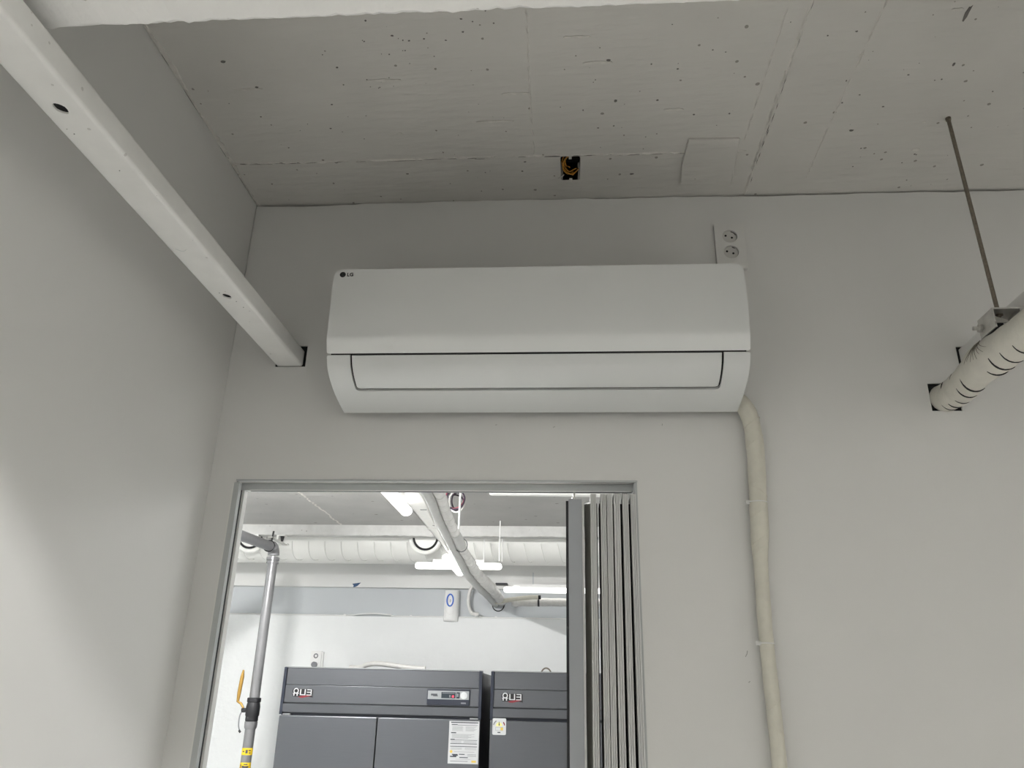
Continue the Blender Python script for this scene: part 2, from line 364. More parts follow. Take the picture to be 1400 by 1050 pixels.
mb.add(a, [(3*i+j, 3*i+j+1, 3*i+4+j, 3*i+3+j) for i in range(59) for j in (0, 1)])
build('formwork_joint', mb, 'slab_line', sc)

# ------------------------------------------------------------------ accordion door and its frame
door = bpy.data.objects.new('door_1', None); COL.objects.link(door); door.location = (-.285, .025, 0); ORG[door.name] = Vector((-.285, .025, 0)); struct(door)
# left jamb profile: front flange, groove, rear flange
mb = MB(); jx = DX0
mb.box(jx-.004, jx+.0075, -.002, .0115, 0, DZ-.006)
mb.box(jx-.003, jx+.006, .033, .052, 0, DZ-.012, 1)
mb.box(jx-.004, jx+.001, .0115, .033, 0, DZ-.012, 2)
mb.box(jx+.001, jx+.0055, .0115, .0135, 0, DZ-.02, 1)
build('jamb', mb, ['alu', 'white', 'rubber'], door)
mb = MB(); mb.box(DX1-.0045, DX1+.001, -.002, .02, 0, DZ-.004); build('jamb', mb, 'alu', door)
mb = MB(); mb.box(DX0+.001, DX1-.0045, .026, .044, 2.1105, 2.1258)
build('track', mb, 'alu', door, bevel=.0008)
mb = MB(); mb.box(DX0-.001, DX1+.002, -.0018, .0045, 2.1235, 2.1272); build('head_flange', mb, 'alu', door)
mb = MB(); mb.box(DX0+.02, DX1-.0075, .0255, .0275, 2.1092, 2.1112); mb.box(DX0+.02, DX1-.0075, .033, .037, 2.1098, 2.1108, 1); build('track_slot', mb, ['white', 'rubber'], door)
# leading post
mb = MB(); mb.box(0.0, .0275, .002, .05, .01, 2.088)
post = build('lead_post', mb, 'postgrey', door, bevel=.0012)
build('magnet_strip', MB().box(-.0052, .0, .006, .046, .01, 2.085), 'rubber', post)
build('edge_bead', MB().box(.0275, .0315, .004, .044, .01, 2.082), 'alu2', post)
mb = MB(); mb.tube([(.0125, .035, 2.08), (.0125, .035, 2.112)], .0022, 8); mb.disc((.0125, .035, 2.097), (0, 0, 1), .005, .002, 10); build('roller', mb, 'zinc', post)
# slanted inner leaf and the folded pleats
mb = MB(); mb.add([(.031, .036, .01), (.044, .010, .01), (.046, .013, .01), (.033, .039, .01), (.033, .036, 2.086), (.046, .010, 2.086), (.048, .013, 2.086), (.035, .039, 2.086)],
                 [(0, 1, 2, 3), (4, 5, 6, 7), (0, 1, 5, 4), (1, 2, 6, 5), (2, 3, 7, 6), (3, 0, 4, 7)])
build('leaf', mb, 'olive', door)
tops = [(.045, .0575), (.0655, .0775), (.0785, .0905), (.0925, .1060), (.1105, .1230), (.1268, .1385)]
bots = [(.036, .047), (.055, .066), (.0665, .0775), (.084, .0945), (.101, .1115), (.1225, .1355)]
for (t0, t1), (b0, b1) in zip(tops, bots):
    mb = MB(); N_ = 30
    def sect(a, b, z):
        w_ = b-a; out = []
        for u, d in ((0, .0), (.03, .0022), (.10, .0032), (.27, .0034), (.30, .0012), (.36, .0012), (.39, .0038), (.61, .0038), (.64, .0012), (.70, .0012), (.73, .0034), (.90, .0032), (.97, .0022), (1, .0)):
            out.append((a+w_*u, -.004-d, z))
        return out+[(b, .055, z), (a, .055, z)]
    zb = .01
    lo = sect(b0, b1, zb); hi = sect(t0, t1, 2.097); k = len(lo)
    mb.add(lo+hi, [tuple(range(k-1, -1, -1)), tuple(range(k, 2*k))]+[(i, (i+1) % k, k+(i+1) % k, k+i) for i in range(k)])
    build('pleat', mb, 'alu2', door)
for i in range(5):       # fold web between neighbouring pleats, gap shade put into its colour
    if i == 0: continue
    a0, a1, b0, b1 = tops[i][1], tops[i+1][0], bots[i][1], bots[i+1][0]
    mb = MB().add([(b0-.001, .010, .01), (b1+.001, .010, .01), (b1+.001, .05, .01), (b0-.001, .05, .01), (a0-.001, .010, 2.080), (a1+.001, .010, 2.080), (a1+.001, .05, 2.080), (a0-.001, .05, 2.080)],
                  [(0, 1, 2, 3), (4, 5, 6, 7), (0, 1, 5, 4), (1, 2, 6, 5), (2, 3, 7, 6), (3, 0, 4, 7)])
    build('fold_web', mb, 'gap_shade', door)
for (xa, xb, xc, xd) in ((.0575, .0592, .047, .0488), (.0638, .0655, .0532, .055)):
    mb = MB().add([(xc, .006, .01), (xd, .006, .01), (xd, .05, .01), (xc, .05, .01), (xa, .006, 2.08), (xb, .006, 2.08), (xb, .05, 2.08), (xa, .05, 2.08)],
                  [(0, 1, 2, 3), (4, 5, 6, 7), (0, 1, 5, 4), (1, 2, 6, 5), (2, 3, 7, 6), (3, 0, 4, 7)])
    build('fold_web', mb, 'gap_shade', door)
# corner bead on the plaster beside the jamb
t1 = struct(build('trim_1', MB().box(DX0-.0075, DX0-.001, -.0012, .003, 0, DZ-.008), 'reveal'))

# ================================================================== FRONT ROOM OBJECTS
# ------------------------------------------------------------------ air conditioner
AX0, AX1 = -.483, .353
ac = thing('air_conditioner', 'white wall-mounted split air conditioner above the doorway', 'air conditioner', (-.065, -.1, 2.265))
def prof(pts):
    P = smooth_path([(0, a, b) for a, b in pts], 6); s = [0]
    for i in range(1, len(P)): s.append(s[-1]+(P[i]-P[i-1]).length)
    def at(t):
        t = min(max(t, 0), s[-1])
        for i in range(1, len(P)):
            if t <= s[i]+1e-9:
                f = (t-s[i-1])/max(s[i]-s[i-1], 1e-9); d = (P[i]-P[i-1]).normalized(); p = P[i-1].lerp(P[i], f)
                return p.y, p.z, d.y, d.z
    return at, s[-1]
at, Lp = prof([(-.2005, 2.5235), (-.2025, 2.48), (-.2035, 2.43), (-.2032, 2.395), (-.2024, 2.372), (-.2005, 2.362), (-.1955, 2.349), (-.1900, 2.3365)])
def fn_ac(at):
    def f(u, v, d):
        y, z, dy, dz = at(v); return (u, y-dz*d, z+dy*d)
    return f
mb = MB(); shell(mb, rrect(AX0, AX1, 0, Lp, (.017, .017, .004, .004)), [], fn_ac(at), .006, [Lp*i/26 for i in range(1, 26)])
fp = build('front_panel', mb, 'ac', ac, smooth=True)
at2, L2 = prof([(-.1890, 2.3335), (-.1765, 2.3125), (-.153, 2.2965), (-.118, 2.2835), (-.078, 2.2745), (-.030, 2.2675)])
V0, V1 = .0, .0
# vane runs from the seam down to about Y = -.125
vend = next(i*L2/400 for i in range(401) if at2(i*L2/400)[0] > -.122)
VX0, VX1 = -.4315, .2985; G = .0042
hole = rrect(VX0-G, VX1+G, .0006, vend+G, (0.0, 0.0, .010, .010))
hole = [(VX0-G, .0002)]+[p for p in hole if p[1] > .001]+[(VX1+G, .0002)]
lo_outer = [(AX0, 0), (VX0-G, 0)]
mb = MB()
poly = [(AX0, 0), (VX0-G, 0)]
arc = [p for p in rrect(VX0-G, VX1+G, 0, vend+G, (0, 0, .010, .010))]
# notch outline: left side down, along the bottom, right side up
poly = [(AX0+.002, 0), (VX0-G, 0)]
k = 6
for i in range(k+1): a = PI - .5*PI*i/k; poly.append((VX0-G+.010+.010*math.cos(a), vend+G-.010+.010*math.sin(a)))
for i in range(k+1): a = .5*PI - .5*PI*i/k; poly.append((VX1+G-.010+.010*math.cos(a), vend+G-.010+.010*math.sin(a)))
poly += [(VX1+G, 0), (AX1-.002, 0), (AX1, .003), (AX1, L2), (AX0, L2), (AX0, .003)]
shell(mb, poly, [], fn_ac(at2), .006, [L2*i/30 for i in range(1, 30)])
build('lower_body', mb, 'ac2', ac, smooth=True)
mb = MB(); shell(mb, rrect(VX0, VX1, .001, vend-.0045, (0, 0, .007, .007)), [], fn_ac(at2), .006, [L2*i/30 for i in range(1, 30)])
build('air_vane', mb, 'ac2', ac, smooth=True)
# dark chassis behind the shells
mb = MB(); pr = []
for i in range(13):
    y, z, dy, dz = at(Lp*(.02+.98*i/12)); pr.append((y-dz*.0095, z+dy*.0095-.001))
for i in range(13):
    y, z, dy, dz = at2(L2*i/12); pr.append((y-dz*.0095, z+dy*.0095))
pr += [(-.004, 2.277), (-.004, 2.515)]
mb.prism(pr, lambda u, v, h: (h, u, v), AX0+.006, AX1-.006); build('chassis', mb, 'black', ac)
mb = MB(); mb.box(AX0+.001, AX0+.006, -.185, -.004, 2.345, 2.512); mb.box(AX1-.006, AX1-.001, -.185, -.004, 2.345, 2.512); mb.box(AX0+.001, AX1-.001, -.185, -.004, 2.505, 2.514); build('casing', mb, 'ac2', ac)
# logo: round emblem and two letters
def text_mesh(body, size, depth):
    cu = bpy.data.curves.new('t', 'FONT'); cu.body = body; cu.size = size; cu.extrude = depth; cu.resolution_u = 6
    cu.offset = size*.022
    ob = bpy.data.objects.new('t', cu); COL.objects.link(ob)
    dg = bpy.context.evaluated_depsgraph_get(); me = bpy.data.meshes.new_from_object(ob.evaluated_get(dg))
    V = [v.co.copy() for v in me.vertices]; F = [tuple(p.vertices) for p in me.polygons]
    bpy.data.objects.remove(ob); bpy.data.curves.remove(cu); bpy.data.meshes.remove(me); return V, F
yl = at(.012)[0]-.0004
mb = MB(); mb.disc((-.4650, yl+.001, 2.5110), (0, -1, 0), .0062, .0014, 28)
V, F = text_mesh('LG', .0110, .0006)
mb.add([(-.4562+v.x*1.02, yl-v.z*.5, 2.5072+v.y) for v in V], F)
emb = build('logo', mb, 'logo', fp)
mb = MB(); c = (-.4650, yl-.0006, 2.5110)
mb.ring(c, (0, 1, 0), .0040, .00035, 22, 5, .0, 4.6)
mb.box(-.4655, -.4648, yl-.0009, yl-.0004, 2.5088, 2.5130); mb.box(-.4655, -.4635, yl-.0009, yl-.0004, 2.5085, 2.5091); mb.disc((-.4672, yl-.0004, 2.5128), (0, -1, 0), .0006, .0005, 10)
build('logo_lines', mb, 'logogrey', fp)
# black strip that darkens the seam below the front panel
build('edge_line', MB().box(VX0, VX1, -.1885, -.1835, 2.3335, 2.3375), 'black', ac)

# ------------------------------------------------------------------ wall socket above the unit
so = thing('wall_socket', 'white double wall socket half hidden behind top of air conditioner', 'socket', (.377, 0, 2.622))
sxm = .3765
mb = MB(); hs = [[(sxm+.0005+.0172*math.cos(2*PI*i/28), zc+.0172*math.sin(2*PI*i/28)) for i in range(28)] for zc in (2.7085, 2.6665)]
shell(mb, rrect(.343, .411, 2.622, 2.742, (.004,)*4), hs, lambda u, v, d: (u, -.010+d, v), .010)
build('cover_plate', mb, 'plate', so, bevel=.0012)
for zc in (2.7085, 2.6665):
    mb = MB(); mb.disc((sxm+.0005, .0, zc), (0, -1, 0), .0165, .0055, 28)
    sk = build('socket_insert', mb, 'socket', so)
    for dx, dz, rr in ((-.0085, .004, .0026), (.0055, -.0015, .0026)):
        build('pin_hole', MB().disc((sxm+.0005+dx, -.005, zc+dz), (0, -1, 0), rr, .0008, 12), 'black', sk)
    mb = MB(); mb.ring((sxm+.0005, -.0054, zc), (0, 1, 0), .0152, .0010, 10, 6, .25, 1.25 if zc > 2.69 else .7)
    for q in (sxm-.0075, sxm+.0055): build('notch', MB().box(q, q+.003, -.0062, -.005, zc-.0163, zc-.0150), 'black', sk)
    build('earth_clip', mb, 'black', sk)

# ------------------------------------------------------------------ refrigerant line set down the wall
pts = [(.325, -.024, 2.305), (.352, -.024, 2.300), (.371, -.024, 2.280), (.381, -.023, 2.248), (.3845, -.022, 2.196), (.3835, -.022, 2.149), (.380, -.021, 2.073), (.3785, -.021, 2.03), (.375, -.018, 1.971), (.3715, -.018, 1.847), (.3715, -.018, 1.782), (.373, -.018, 1.669), (.3735, -.018, 1.597), (.373, -.018, 1.2), (.375, -.018, .6), (.375, -.018, .02)]
P = smooth_path(pts, 10); rr = []
for p in P:
    z = p.z; base = .0178 if z > 2.02 else (.0178-.0043*min(1, (2.02-z)/.08))
    rr.append(base*(1+.02*math.sin(z*95)+.012*math.sin(z*41)))
li = thing('refrigerant_line', 'cream taped pipe running down the wall from the air conditioner', 'pipe', (.375, -.018, .02))
build('taped_pipe', MB().tube(P, rr, 18), 'tape2', li, smooth=True)
for x, z, R in ((.3798, 2.077, .0182), (.3712, 1.808, .0140)):
    mb = MB(); mb.ring((x, -.0195, z), (0.03, 0, 1), R+.0004, .0014, 26, 6); mb.box(x-R-.006, x-R+.002, -.0255, -.0205, z-.0035, z+.0035)
    build('cable_tie', mb, 'tie', li)
for z0, tw in ((2.245, 1), (2.205, 1), (2.10, -1), (2.058, 1), (2.005, 1), (1.985, 1), (1.70, 1), (1.66, -1)):   # overlapping edges of the spiral tape
    i = min(range(len(P)), key=lambda k: abs(P[k].z-z0)); p = P[i]; R = rr[i]
    mb = MB(); mb.ring(p, (.55*tw, .1, 1), R*1.02, .0012, 20, 5, .2, 2.9, start=(1, 0, 0)); 
    q = MB(); q.v = [tuple(Vector((p.x, p.y, v[2]))+(Vector((v[0]-p.x, v[1]-p.y, 0)).normalized()*(R+.0003))) for v in mb.v]; 
    build('tape_edge', MB().tube([(p.x+R*1.005*math.cos(a), p.y-R*1.005*math.sin(a), z0+tw*R*.7*math.cos(a)) for a in [PI*j/10 for j in range(11)]], .0007, 5), 'tape2', li)

# ------------------------------------------------------------------ steel box section running into the wall, 1 degree off square
st = thing('steel_beam', 'long white steel box section with oval holes along left wall', 'beam', (-.6325, 0, 2.393))
ang = math.radians(1.02)
def sb_(x, y, z): return (-.6325+x*math.cos(ang)+y*math.sin(ang), y*math.cos(ang)-x*math.sin(ang), z)   # y negative runs towards the rear
WB = .0305; ZB, ZT = 2.393, 2.4335; YE = -3.8; rb = .006
def lens(cy, cx, L, W_, a):
    out = []
    for i in range(16):
        t = 2*PI*i/16; u = L*math.cos(t); v = W_*math.sin(t)*(1-.2*abs(math.cos(t)))
        out.append((cx+u*math.cos(a)-v*math.sin(a), cy+u*math.sin(a)+v*math.cos(a)))
    return out
mb = MB()
shell(mb, rect(-WB+rb, WB-rb, YE, .038), [lens(-.838, -.002, .0105, .0080, 1.2), lens(-.331, -.002, .0100, .0078, 1.2), lens(-1.35, -.002, .0100, .0078, 1.2)], lambda u, v, d: sb_(u, v, ZB+d), .003)
arcp = lambda cx, cz, a0, a1: [(cx+rb*math.cos(a0+(a1-a0)*i/5), cz+rb*math.sin(a0+(a1-a0)*i/5)) for i in range(6)]
sec = arcp(WB-rb, ZB+rb, -PI/2, 0)+arcp(WB-rb, ZT-rb, 0, PI/2)+arcp(-WB+rb, ZT-rb, PI/2, PI)+arcp(-WB+rb, ZB+rb, PI, 1.5*PI)
inn = [(x*(1-.003/WB), (z-(ZB+ZT)/2)*(1-.003/.02)+(ZB+ZT)/2) for x, z in sec]
k = len(sec); vs = []
for y in (YE, .038):
    vs += [sb_(x, y, z) for x, z in sec]+[sb_(x, y, z) for x, z in inn]
mb.add(vs, [(i, i+1, 2*k+i+1, 2*k+i) for i in range(k-1)]+[(k+i, 3*k+i, 3*k+i+1, k+i+1) for i in range(k-1)])
build('box_section', mb, 'steel', st, smooth=True)
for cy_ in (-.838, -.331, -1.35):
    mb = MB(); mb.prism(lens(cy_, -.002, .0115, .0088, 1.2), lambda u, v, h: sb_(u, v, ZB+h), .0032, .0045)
    build('hole_shade', mb, 'dark', st)  # near-black disc over each hole stands for the shade inside the section
for (a, b, r_) in ((-.014, -.79, .0009), (.004, -.71, .0008), (-.010, -.345, .0010), (.008, -.31, .0010), (.012, -.286, .0010), (-.018, -.80, .0006)):
    build('drill_mark', MB().disc(sb_(a, b, ZB+.0005), (0, 0, -1), r_, .0008, 8), 'black', st)
build('weld_scratch', MB().tube([sb_(-.018+.0035*t, -.50+.008*math.sin(t*.55), ZB-.0001) for t in range(6)], .0006, 5), 'ac2', st)

# ------------------------------------------------------------------ electrical box in the slab
jb = thing('ceiling_junction_box', 'open junction box with orange wires sunk into the concrete ceiling', 'junction box', (.0085, -.115, ZC))
mb = MB(); t = .002
mb.box(BX0-t, BX0, BY0, BY1, ZC+.0005, ZC+.05); mb.box(BX1, BX1+t, BY0, BY1, ZC+.0005, ZC+.05); mb.box(BX0, BX1, BY0-t, BY0, ZC+.0005, ZC+.05); mb.box(BX0, BX1, BY1, BY1+t, ZC+.0005, ZC+.05); mb.box(BX0, BX1, BY0, BY1, ZC+.05, ZC+.053)
build('box', mb, 'dark', jb)
build('screw_tab', MB().box(.005, .0115, BY0-.002, BY0+.009, ZC-.001, ZC+.001), 'slab_line', jb, bevel=.0006)
build('screw_tab', MB().box(.006, .0135, BY1-.007, BY1+.006, ZC-.001, ZC+.001), 'slab_line', jb, bevel=.0006)
cx_, cy_ = .010, -.118
for R1, R2, a0, a1, dz in ((.019, .031, 1.7, 5.3, .006), (.016, .026, 1.9, 5.6, .011), (.021, .033, 2.1, 5.0, .014), (.013, .022, 1.6, 4.6, .017), (.018, .028, 2.6, 5.9, .004)):
    pp = [(cx_+R1*math.cos(a0+(a1-a0)*i/16), cy_-R2*math.sin(a0+(a1-a0)*i/16), ZC+dz+.002*math.sin(i)) for i in range(17)]
    build('wire', MB().tube(pp, .0013, 6), 'wire_orange', jb, smooth=True)
build('wire', MB().tube([(.014, -.085, ZC+.004), (.024, -.105, ZC+.002), (.0275, -.112, ZC+.001)], .0013, 6), 'wire_orange', jb)
build('screw', MB().tube([(-.019, -.084, ZC-.004), (-.006, -.090, ZC+.002)], .0012, 6), 'zinc', jb)

# ------------------------------------------------------------------ insulated pipe, channel and hanger on the right
ip = thing('insulated_pipe', 'thick taped insulation pipe entering the wall at far right', 'pipe', (.79, 0, 2.27))
cl = smooth_path([(.793, .038, 2.312), (.791, -.06, 2.302), (.780, -.15, 2.300), (.776, -.205, 2.302), (.777, -.25, 2.300), (.778, -.33, 2.298), (.78, -.6, 2.30), (.785, -1.5, 2.30), (.79, -3.88, 2.30)], 10)
rr = []
for i, p in enumerate(cl):
    b_ = .0305+.0050*math.exp(-((p.y+.235)/.06)**2)+.0016*math.exp(-((p.y+.36)/.1)**2)
    rr.append(b_*(1+.018*math.sin(p.y*120)+.012*math.sin(p.y*57)))
build('insulation', MB().tube(cl, rr, 22), 'tape', ip, smooth=True)
def cl_at(y):
    i = min(range(len(cl)), key=lambda k: abs(cl[k].y-y)); return cl[i], rr[i]
for y, a0, a1, th in ((-.020, 1.0, 2.6, .0010), (-.045, 1.2, 2.2, .0012), (-.075, 1.1, 2.1, .0009), (-.110, 1.0, 2.6, .0016), (-.145, .9, 2.9, .0022), (-.235, .9, 2.1, .0016), (-.262, 1.0, 2.6, .0018), (-.295, 1.1, 2.5, .0014), (-.33, 1.0, 2.4, .0014), (-.04, 3.3, 3.8, .0010), (-.062, 3.3, 3.8, .0010), (-.09, 3.3, 3.8, .0010)):
    c0, R = cl_at(y); n = 14; pp = []
    for i in range(n+1):
        a = a0+(a1-a0)*i/n     # 0 = towards right, PI/2 = down, PI = left
        a_ = a; pp.append((c0.x+math.cos(a_)*(R+.0004)*(1), y+.010*math.sin(a_*1.3)-.004, c0.z-math.sin(a_)*(R+.0004)))
    build('tape_seam', MB().tube(pp, [th*(.35+.65*math.sin(PI*i/n)) for i in range(n+1)], 6), 'black', ip)
for i in range(8):     # gathered tape folds fanning out under the hanger, drawn in a shadow colour
    c0, R = cl_at(-.23); f_ = (i-3.5)/3.5; pp = []
    for j in range(9):
        t = j/8; a = 3.95-(1.0-.25*abs(f_)+.08*(i % 2))*t
        y = -.236+f_*(.010+.030*t*t); c0, R = cl_at(y); pp.append((c0.x+math.cos(a)*(R+.0003), y, c0.z-math.sin(a)*(R+.0003)))
    build('tape_fold_shade', MB().tube(pp, [.0009*(1-.7*j/8) for j in range(9)], 5), 'fold', ip)
ch = thing('strut_channel', 'white steel channel beside the insulated pipe at right', 'channel', (.857, 0, 2.38))
mb = MB(); sec = [(.842, 2.421), (.842, 2.3815), (.866, 2.3815), (.866, 2.421), (.8635, 2.421), (.8635, 2.384), (.8445, 2.384), (.8445, 2.421)]
mb.prism(sec, lambda u, v, h: (u, h, v), .038, -3.88); build('profile', mb, 'steel', ch)
hg = thing('pipe_hanger', 'rusty threaded rod with clamp holding the insulated pipe', 'hanger', (.787, -.25, 2.34))
build('rod', MB().tube([(.784, -.25, ZC+.005), (.793, -.25, 2.372)], .0038, 10), 'rod', hg, smooth=True)
build('nut', MB().disc((.7925, -.25, 2.375), (0, 0, 1), .0085, .008, 6), 'rod', hg)
build('collar', MB().disc((.784, -.25, ZC-.006), (0, 0, 1), .0055, .0065, 8), 'rod', hg)
mb = MB(); mb.box(.768, .8185, -.277, -.222, 2.3755, 2.3785); mb.box(.768, .7705, -.277, -.222, 2.340, 2.376); mb.box(.816, .8185, -.277, -.222, 2.340, 2.376)
build('bracket', mb, 'zinc', hg)
mb = MB(); mb.tube([(.790, -.236, 2.372), (.790, -.236, 2.345)], .014, 12); build('spring_nut', mb, 'black', hg)
mb = MB(); mb.box(.771, .816, -.275, -.224, 2.336, 2.344); build('rubber_pad', mb, 'black', hg)
mb = MB(); mb.tube([(.768, -.232, 2.358), (.752, -.232, 2.358)], .004, 8); mb.disc((.767, -.232, 2.358), (-1, 0, 0), .0085, .005, 6); build('bolt', mb, 'zinc', hg)
mb = MB(); mb.add([(.768, -.262, 2.372), (.800, -.279, 2.346), (.768, -.279, 2.346), (.770, -.262, 2.372), (.800, -.281, 2.346), (.770, -.281, 2.346)], [(0, 1, 2), (3, 5, 4), (0, 3, 4, 1), (1, 4, 5, 2), (2, 5, 3, 0)]); build('gusset', mb, 'zinc', hg)
mb = MB(); mb.box(.816, .846, -.27, -.23, 2.3765, 2.3795); build('tie_plate', mb, 'zinc', hg)

for x0, x1, z0, z1 in ((.7615, .823, 2.2795, 2.3415), (.835, .872, 2.378, 2.427), (-.6655, -.5945, 2.3905, 2.4425)):
    build('gap_shade', MB().box(x0+.0002, x1-.0002, .004, .03, z0+.0002, z1-.0002), 'gap_shade', wall_back)  # black blocks set in the wall cut-outs stand for the shade inside
# faint scuffs on the wall
for (x, z, a, l) in ((.336, 1.79, 1.2, .012), (.337, 1.74, .6, .004), (-.03, 2.245, .4, .005), (-.155, 2.25, .2, .004), (.20, 2.25, 1.5, .004)):
    build('scuff_mark', MB().tube([(x-l*.5*math.cos(a), -.0001, z-l*.5*math.sin(a)), (x+l*.1*math.sin(a), -.0001, z), (x+l*.5*math.cos(a), -.0001, z+l*.5*math.sin(a))], .0007, 5), 'scuff', wall_back)

# ================================================================== LAMPS
def capsule(p0, p1, wid, hgt, n=14):
    p0 = Vector(p0); p1 = Vector(p1); t = (p1-p0).normalized(); s = Vector((0, 0, 1)).cross(t); mb = MB(); vs = []
    L_ = (p1-p0).length; rows = [(0, .5), (.005, .82), (.016, 1), (L_-.016, 1), (L_-.005, .82), (L_, .5)]
    for d, k_ in rows:
        for j in range(n):
            a = 2*PI*j/n; vs.append(p0+t*d+s*math.cos(a)*wid/2*k_+Vector((0, 0, 1))*math.sin(a)*hgt/2*k_)
    return mb.add(vs, [(i*n+j, i*n+(j+1) % n, (i+1)*n+(j+1) % n, (i+1)*n+j) for i in range(5) for j in range(n)]+[tuple(range(n-1, -1, -1)), tuple(range(5*n, 6*n))])
def batten(label, p0, p1, tm, house=True, rods=(), top=None, group=None):
    p0 = Vector(p0); p1 = Vector(p1); t = (p1-p0).normalized(); c = (p0+p1)/2
    e = thing('batten_lamp', label, 'lamp', c, group)
    build('diffuser', capsule(p0, p1, .052, .044), tm, e, smooth=True)
    s = Vector((0, 0, 1)).cross(t); a = p0+t*.12; b = p1-t*.12
    vs = [q+s*sx*.018+Vector((0, 0, z)) for q in (a, b) for sx in (-1, 1) for z in (.015, .040)]
    build('housing', MB().add(vs, [(0, 1, 3, 2), (4, 6, 7, 5), (0, 4, 5, 1), (2, 3, 7, 6), (0, 2, 6, 4), (1, 5, 7, 3)]), 'lamphouse', e)
    for f in rods:
        q = p0.lerp(p1, f); build('rod', MB().tube([(q.x, q.y, q.z+.038), (q.x, q.y, top)], .004, 8), 'lamphouse', e)
    return e
# store room
batten('glowing tube lamp at the top edge of the doorway', (-.712, 1.15, 2.452), (-.705, 1.755, 2.452), 'tube_s')
batten('glowing tube lamp end-on behind the taped pipes', (-.705, 2.93, 2.452), (-.70, 3.53, 2.452), 'tube_s')
batten('horizontal glowing tube lamp crossing behind the taped pipes', (-1.03, 3.7, 2.522), (-.447, 3.7, 2.522), 'tube_b', rods=(.97,), top=ZC)
e = batten('long glowing tube lamp beside the folded door edge', (-.493, 4.50, 2.474), (.72, 4.50, 2.474), 'tube_b')
build('wall_bracket', MB().box(-.42, .65, 4.50, 4.612, 2.500, 2.512), 'lamphouse', e); build('end_cap', MB().box(-.56, -.47, 4.52, 4.61, 2.518, 2.526), 'rubber', e)
mb = MB(); mb.box(-.43, .25, 2.80, 2.86, 2.808, ZC); bw = thing('unlit_batten', 'unlit white batten on the storeroom ceiling behind door track', 'lamp', (-.12, 2.83, 2.79))
build('housing', mb, 'duct', bw); build('diffuser', capsule((-.455, 2.83, 2.803), (.26, 2.83, 2.797), .056, .022), 'duct', bw, smooth=True)
batten('added light on the storeroom ceiling left of the doorway, out of view', (-1.75, 1.4, 2.785), (-1.75, 2.6, 2.785), 'fill_n')  # unseen light added to brighten the storeroom back wall
batten('batten lamp on the storeroom ceiling right of the doorway, out of view', (1.2, 1.4, 2.785), (1.2, 2.6, 2.785), 'tube_r')
# front room: battens on the slab behind the downstand above the viewer
batten('batten lamp on the ceiling above the viewer, nearer the left wall', (-.45, -1.78, 2.785), (.75, -1.78, 2.785), 'tube_f')
batten('batten lamp on the ceiling above the viewer, farther from left wall', (1.25, -1.78, 2.785), (2.45, -1.78, 2.785), 'tube_f')

# ================================================================== STORE ROOM OBJECTS
# raceway carrying the lamps
rw = thing('lighting_raceway', 'white perforated raceway running back under the storeroom ceiling', 'raceway', (-.66, 2.4, 2.48))
mb = MB(); mb.box(-.712, -.610, .10, 3.62, 2.496, 2.499); mb.box(-.712, -.709, .10, 3.62, 2.496, 2.54); mb.box(-.613, -.610, .10, 3.62, 2.496, 2.54)
build('tray', mb, 'steel', rw)
for y in (1.9, 2.25, 2.6, 2.85, 3.2): build('slot', MB().box(-.676, -.636, y, y+.012, 2.4952, 2.4962), 'printg', rw)
build('joint_plate', MB().box(-.715, -.607, 2.32, 2.36, 2.494, 2.5415), 'steel', rw)
for y in (1.0, 2.0): build('rod', MB().tube([(-.66, y, 2.497), (-.66, y, ZC)], .005, 8), 'lamphouse', rw)
# bundle of refrigerant pipes
pb = thing('pipe_bundle', 'two insulated refrigerant pipes running to the storeroom back wall', 'pipe', (-.56, 2.5, 2.37))
g = smooth_path([(-.515, .06, 2.41), (-.524, 1.2, 2.405), (-.548, 1.6, 2.405), (-.568, 2.05, 2.40), (-.590, 2.6, 2.40), (-.612, 3.2, 2.40), (-.60, 3.7, 2.395), (-.585, 4.1, 2.395), (-.572, 4.45, 2.39), (-.565, 4.64, 2.385)], 14)
def wob(P, base, amp): return [(base(p.y))*(1+amp*math.sin(p.y*23)+amp*.6*math.sin(p.y*51+1)) for p in P]
build('foam_tube', MB().tube(g, wob(g, lambda y: .0195+.010*max(0, min(1, (y-2.4)/1.4)), .03), 16), 'foam', pb, smooth=True)
def frad(y): return .0195+.010*max(0, min(1, (y-2.4)/1.4))
def wrad_(y): return .0215+.013*max(0, min(1, (y-2.4)/1.3))
wpt = [Vector((p.x+(frad(p.y)+wrad_(p.y))*.93*(1-.25*max(0, min(1, (p.y-3.9)/.7))), p.y, p.z+.014)) for p in g]
wrad = wob(wpt, wrad_, .04)
build('wrapped_tube', MB().tube(wpt, wrad, 16), 'tapewhite', pb, smooth=True)
w3 = [Vector((p.x+.028, p.y, p.z+.034)) for p in g[10:]]
build('drain_tube', MB().tube(w3, .012, 12), 'tape2', pb, smooth=True)
for i in range(26):
    y = 1.3+i*.12+random.uniform(-.03, .03); k_ = min(range(len(wpt)), key=lambda q: abs(wpt[q].y-y)); p = wpt[k_]
    build('wrap_band', MB().ring(p, (random.uniform(-.3, .3), 1, random.uniform(-.3, .3)), wrad[k_]+.0005, .0022, 18, 5), 'tapewhite' if i % 3 else 'ductseam', pb)
build('blue_tie', MB().ring((-.540, 2.33, 2.414), (.2, 1, .25), .034, .0025, 20, 6), 'printg', pb)
build('clear_sleeve', MB().tube([(-.529, 2.02, 2.414), (-.535, 2.2, 2.414), (-.541, 2.33, 2.414)], [.024, .0255, .027], 18), 'foam', pb, smooth=True)
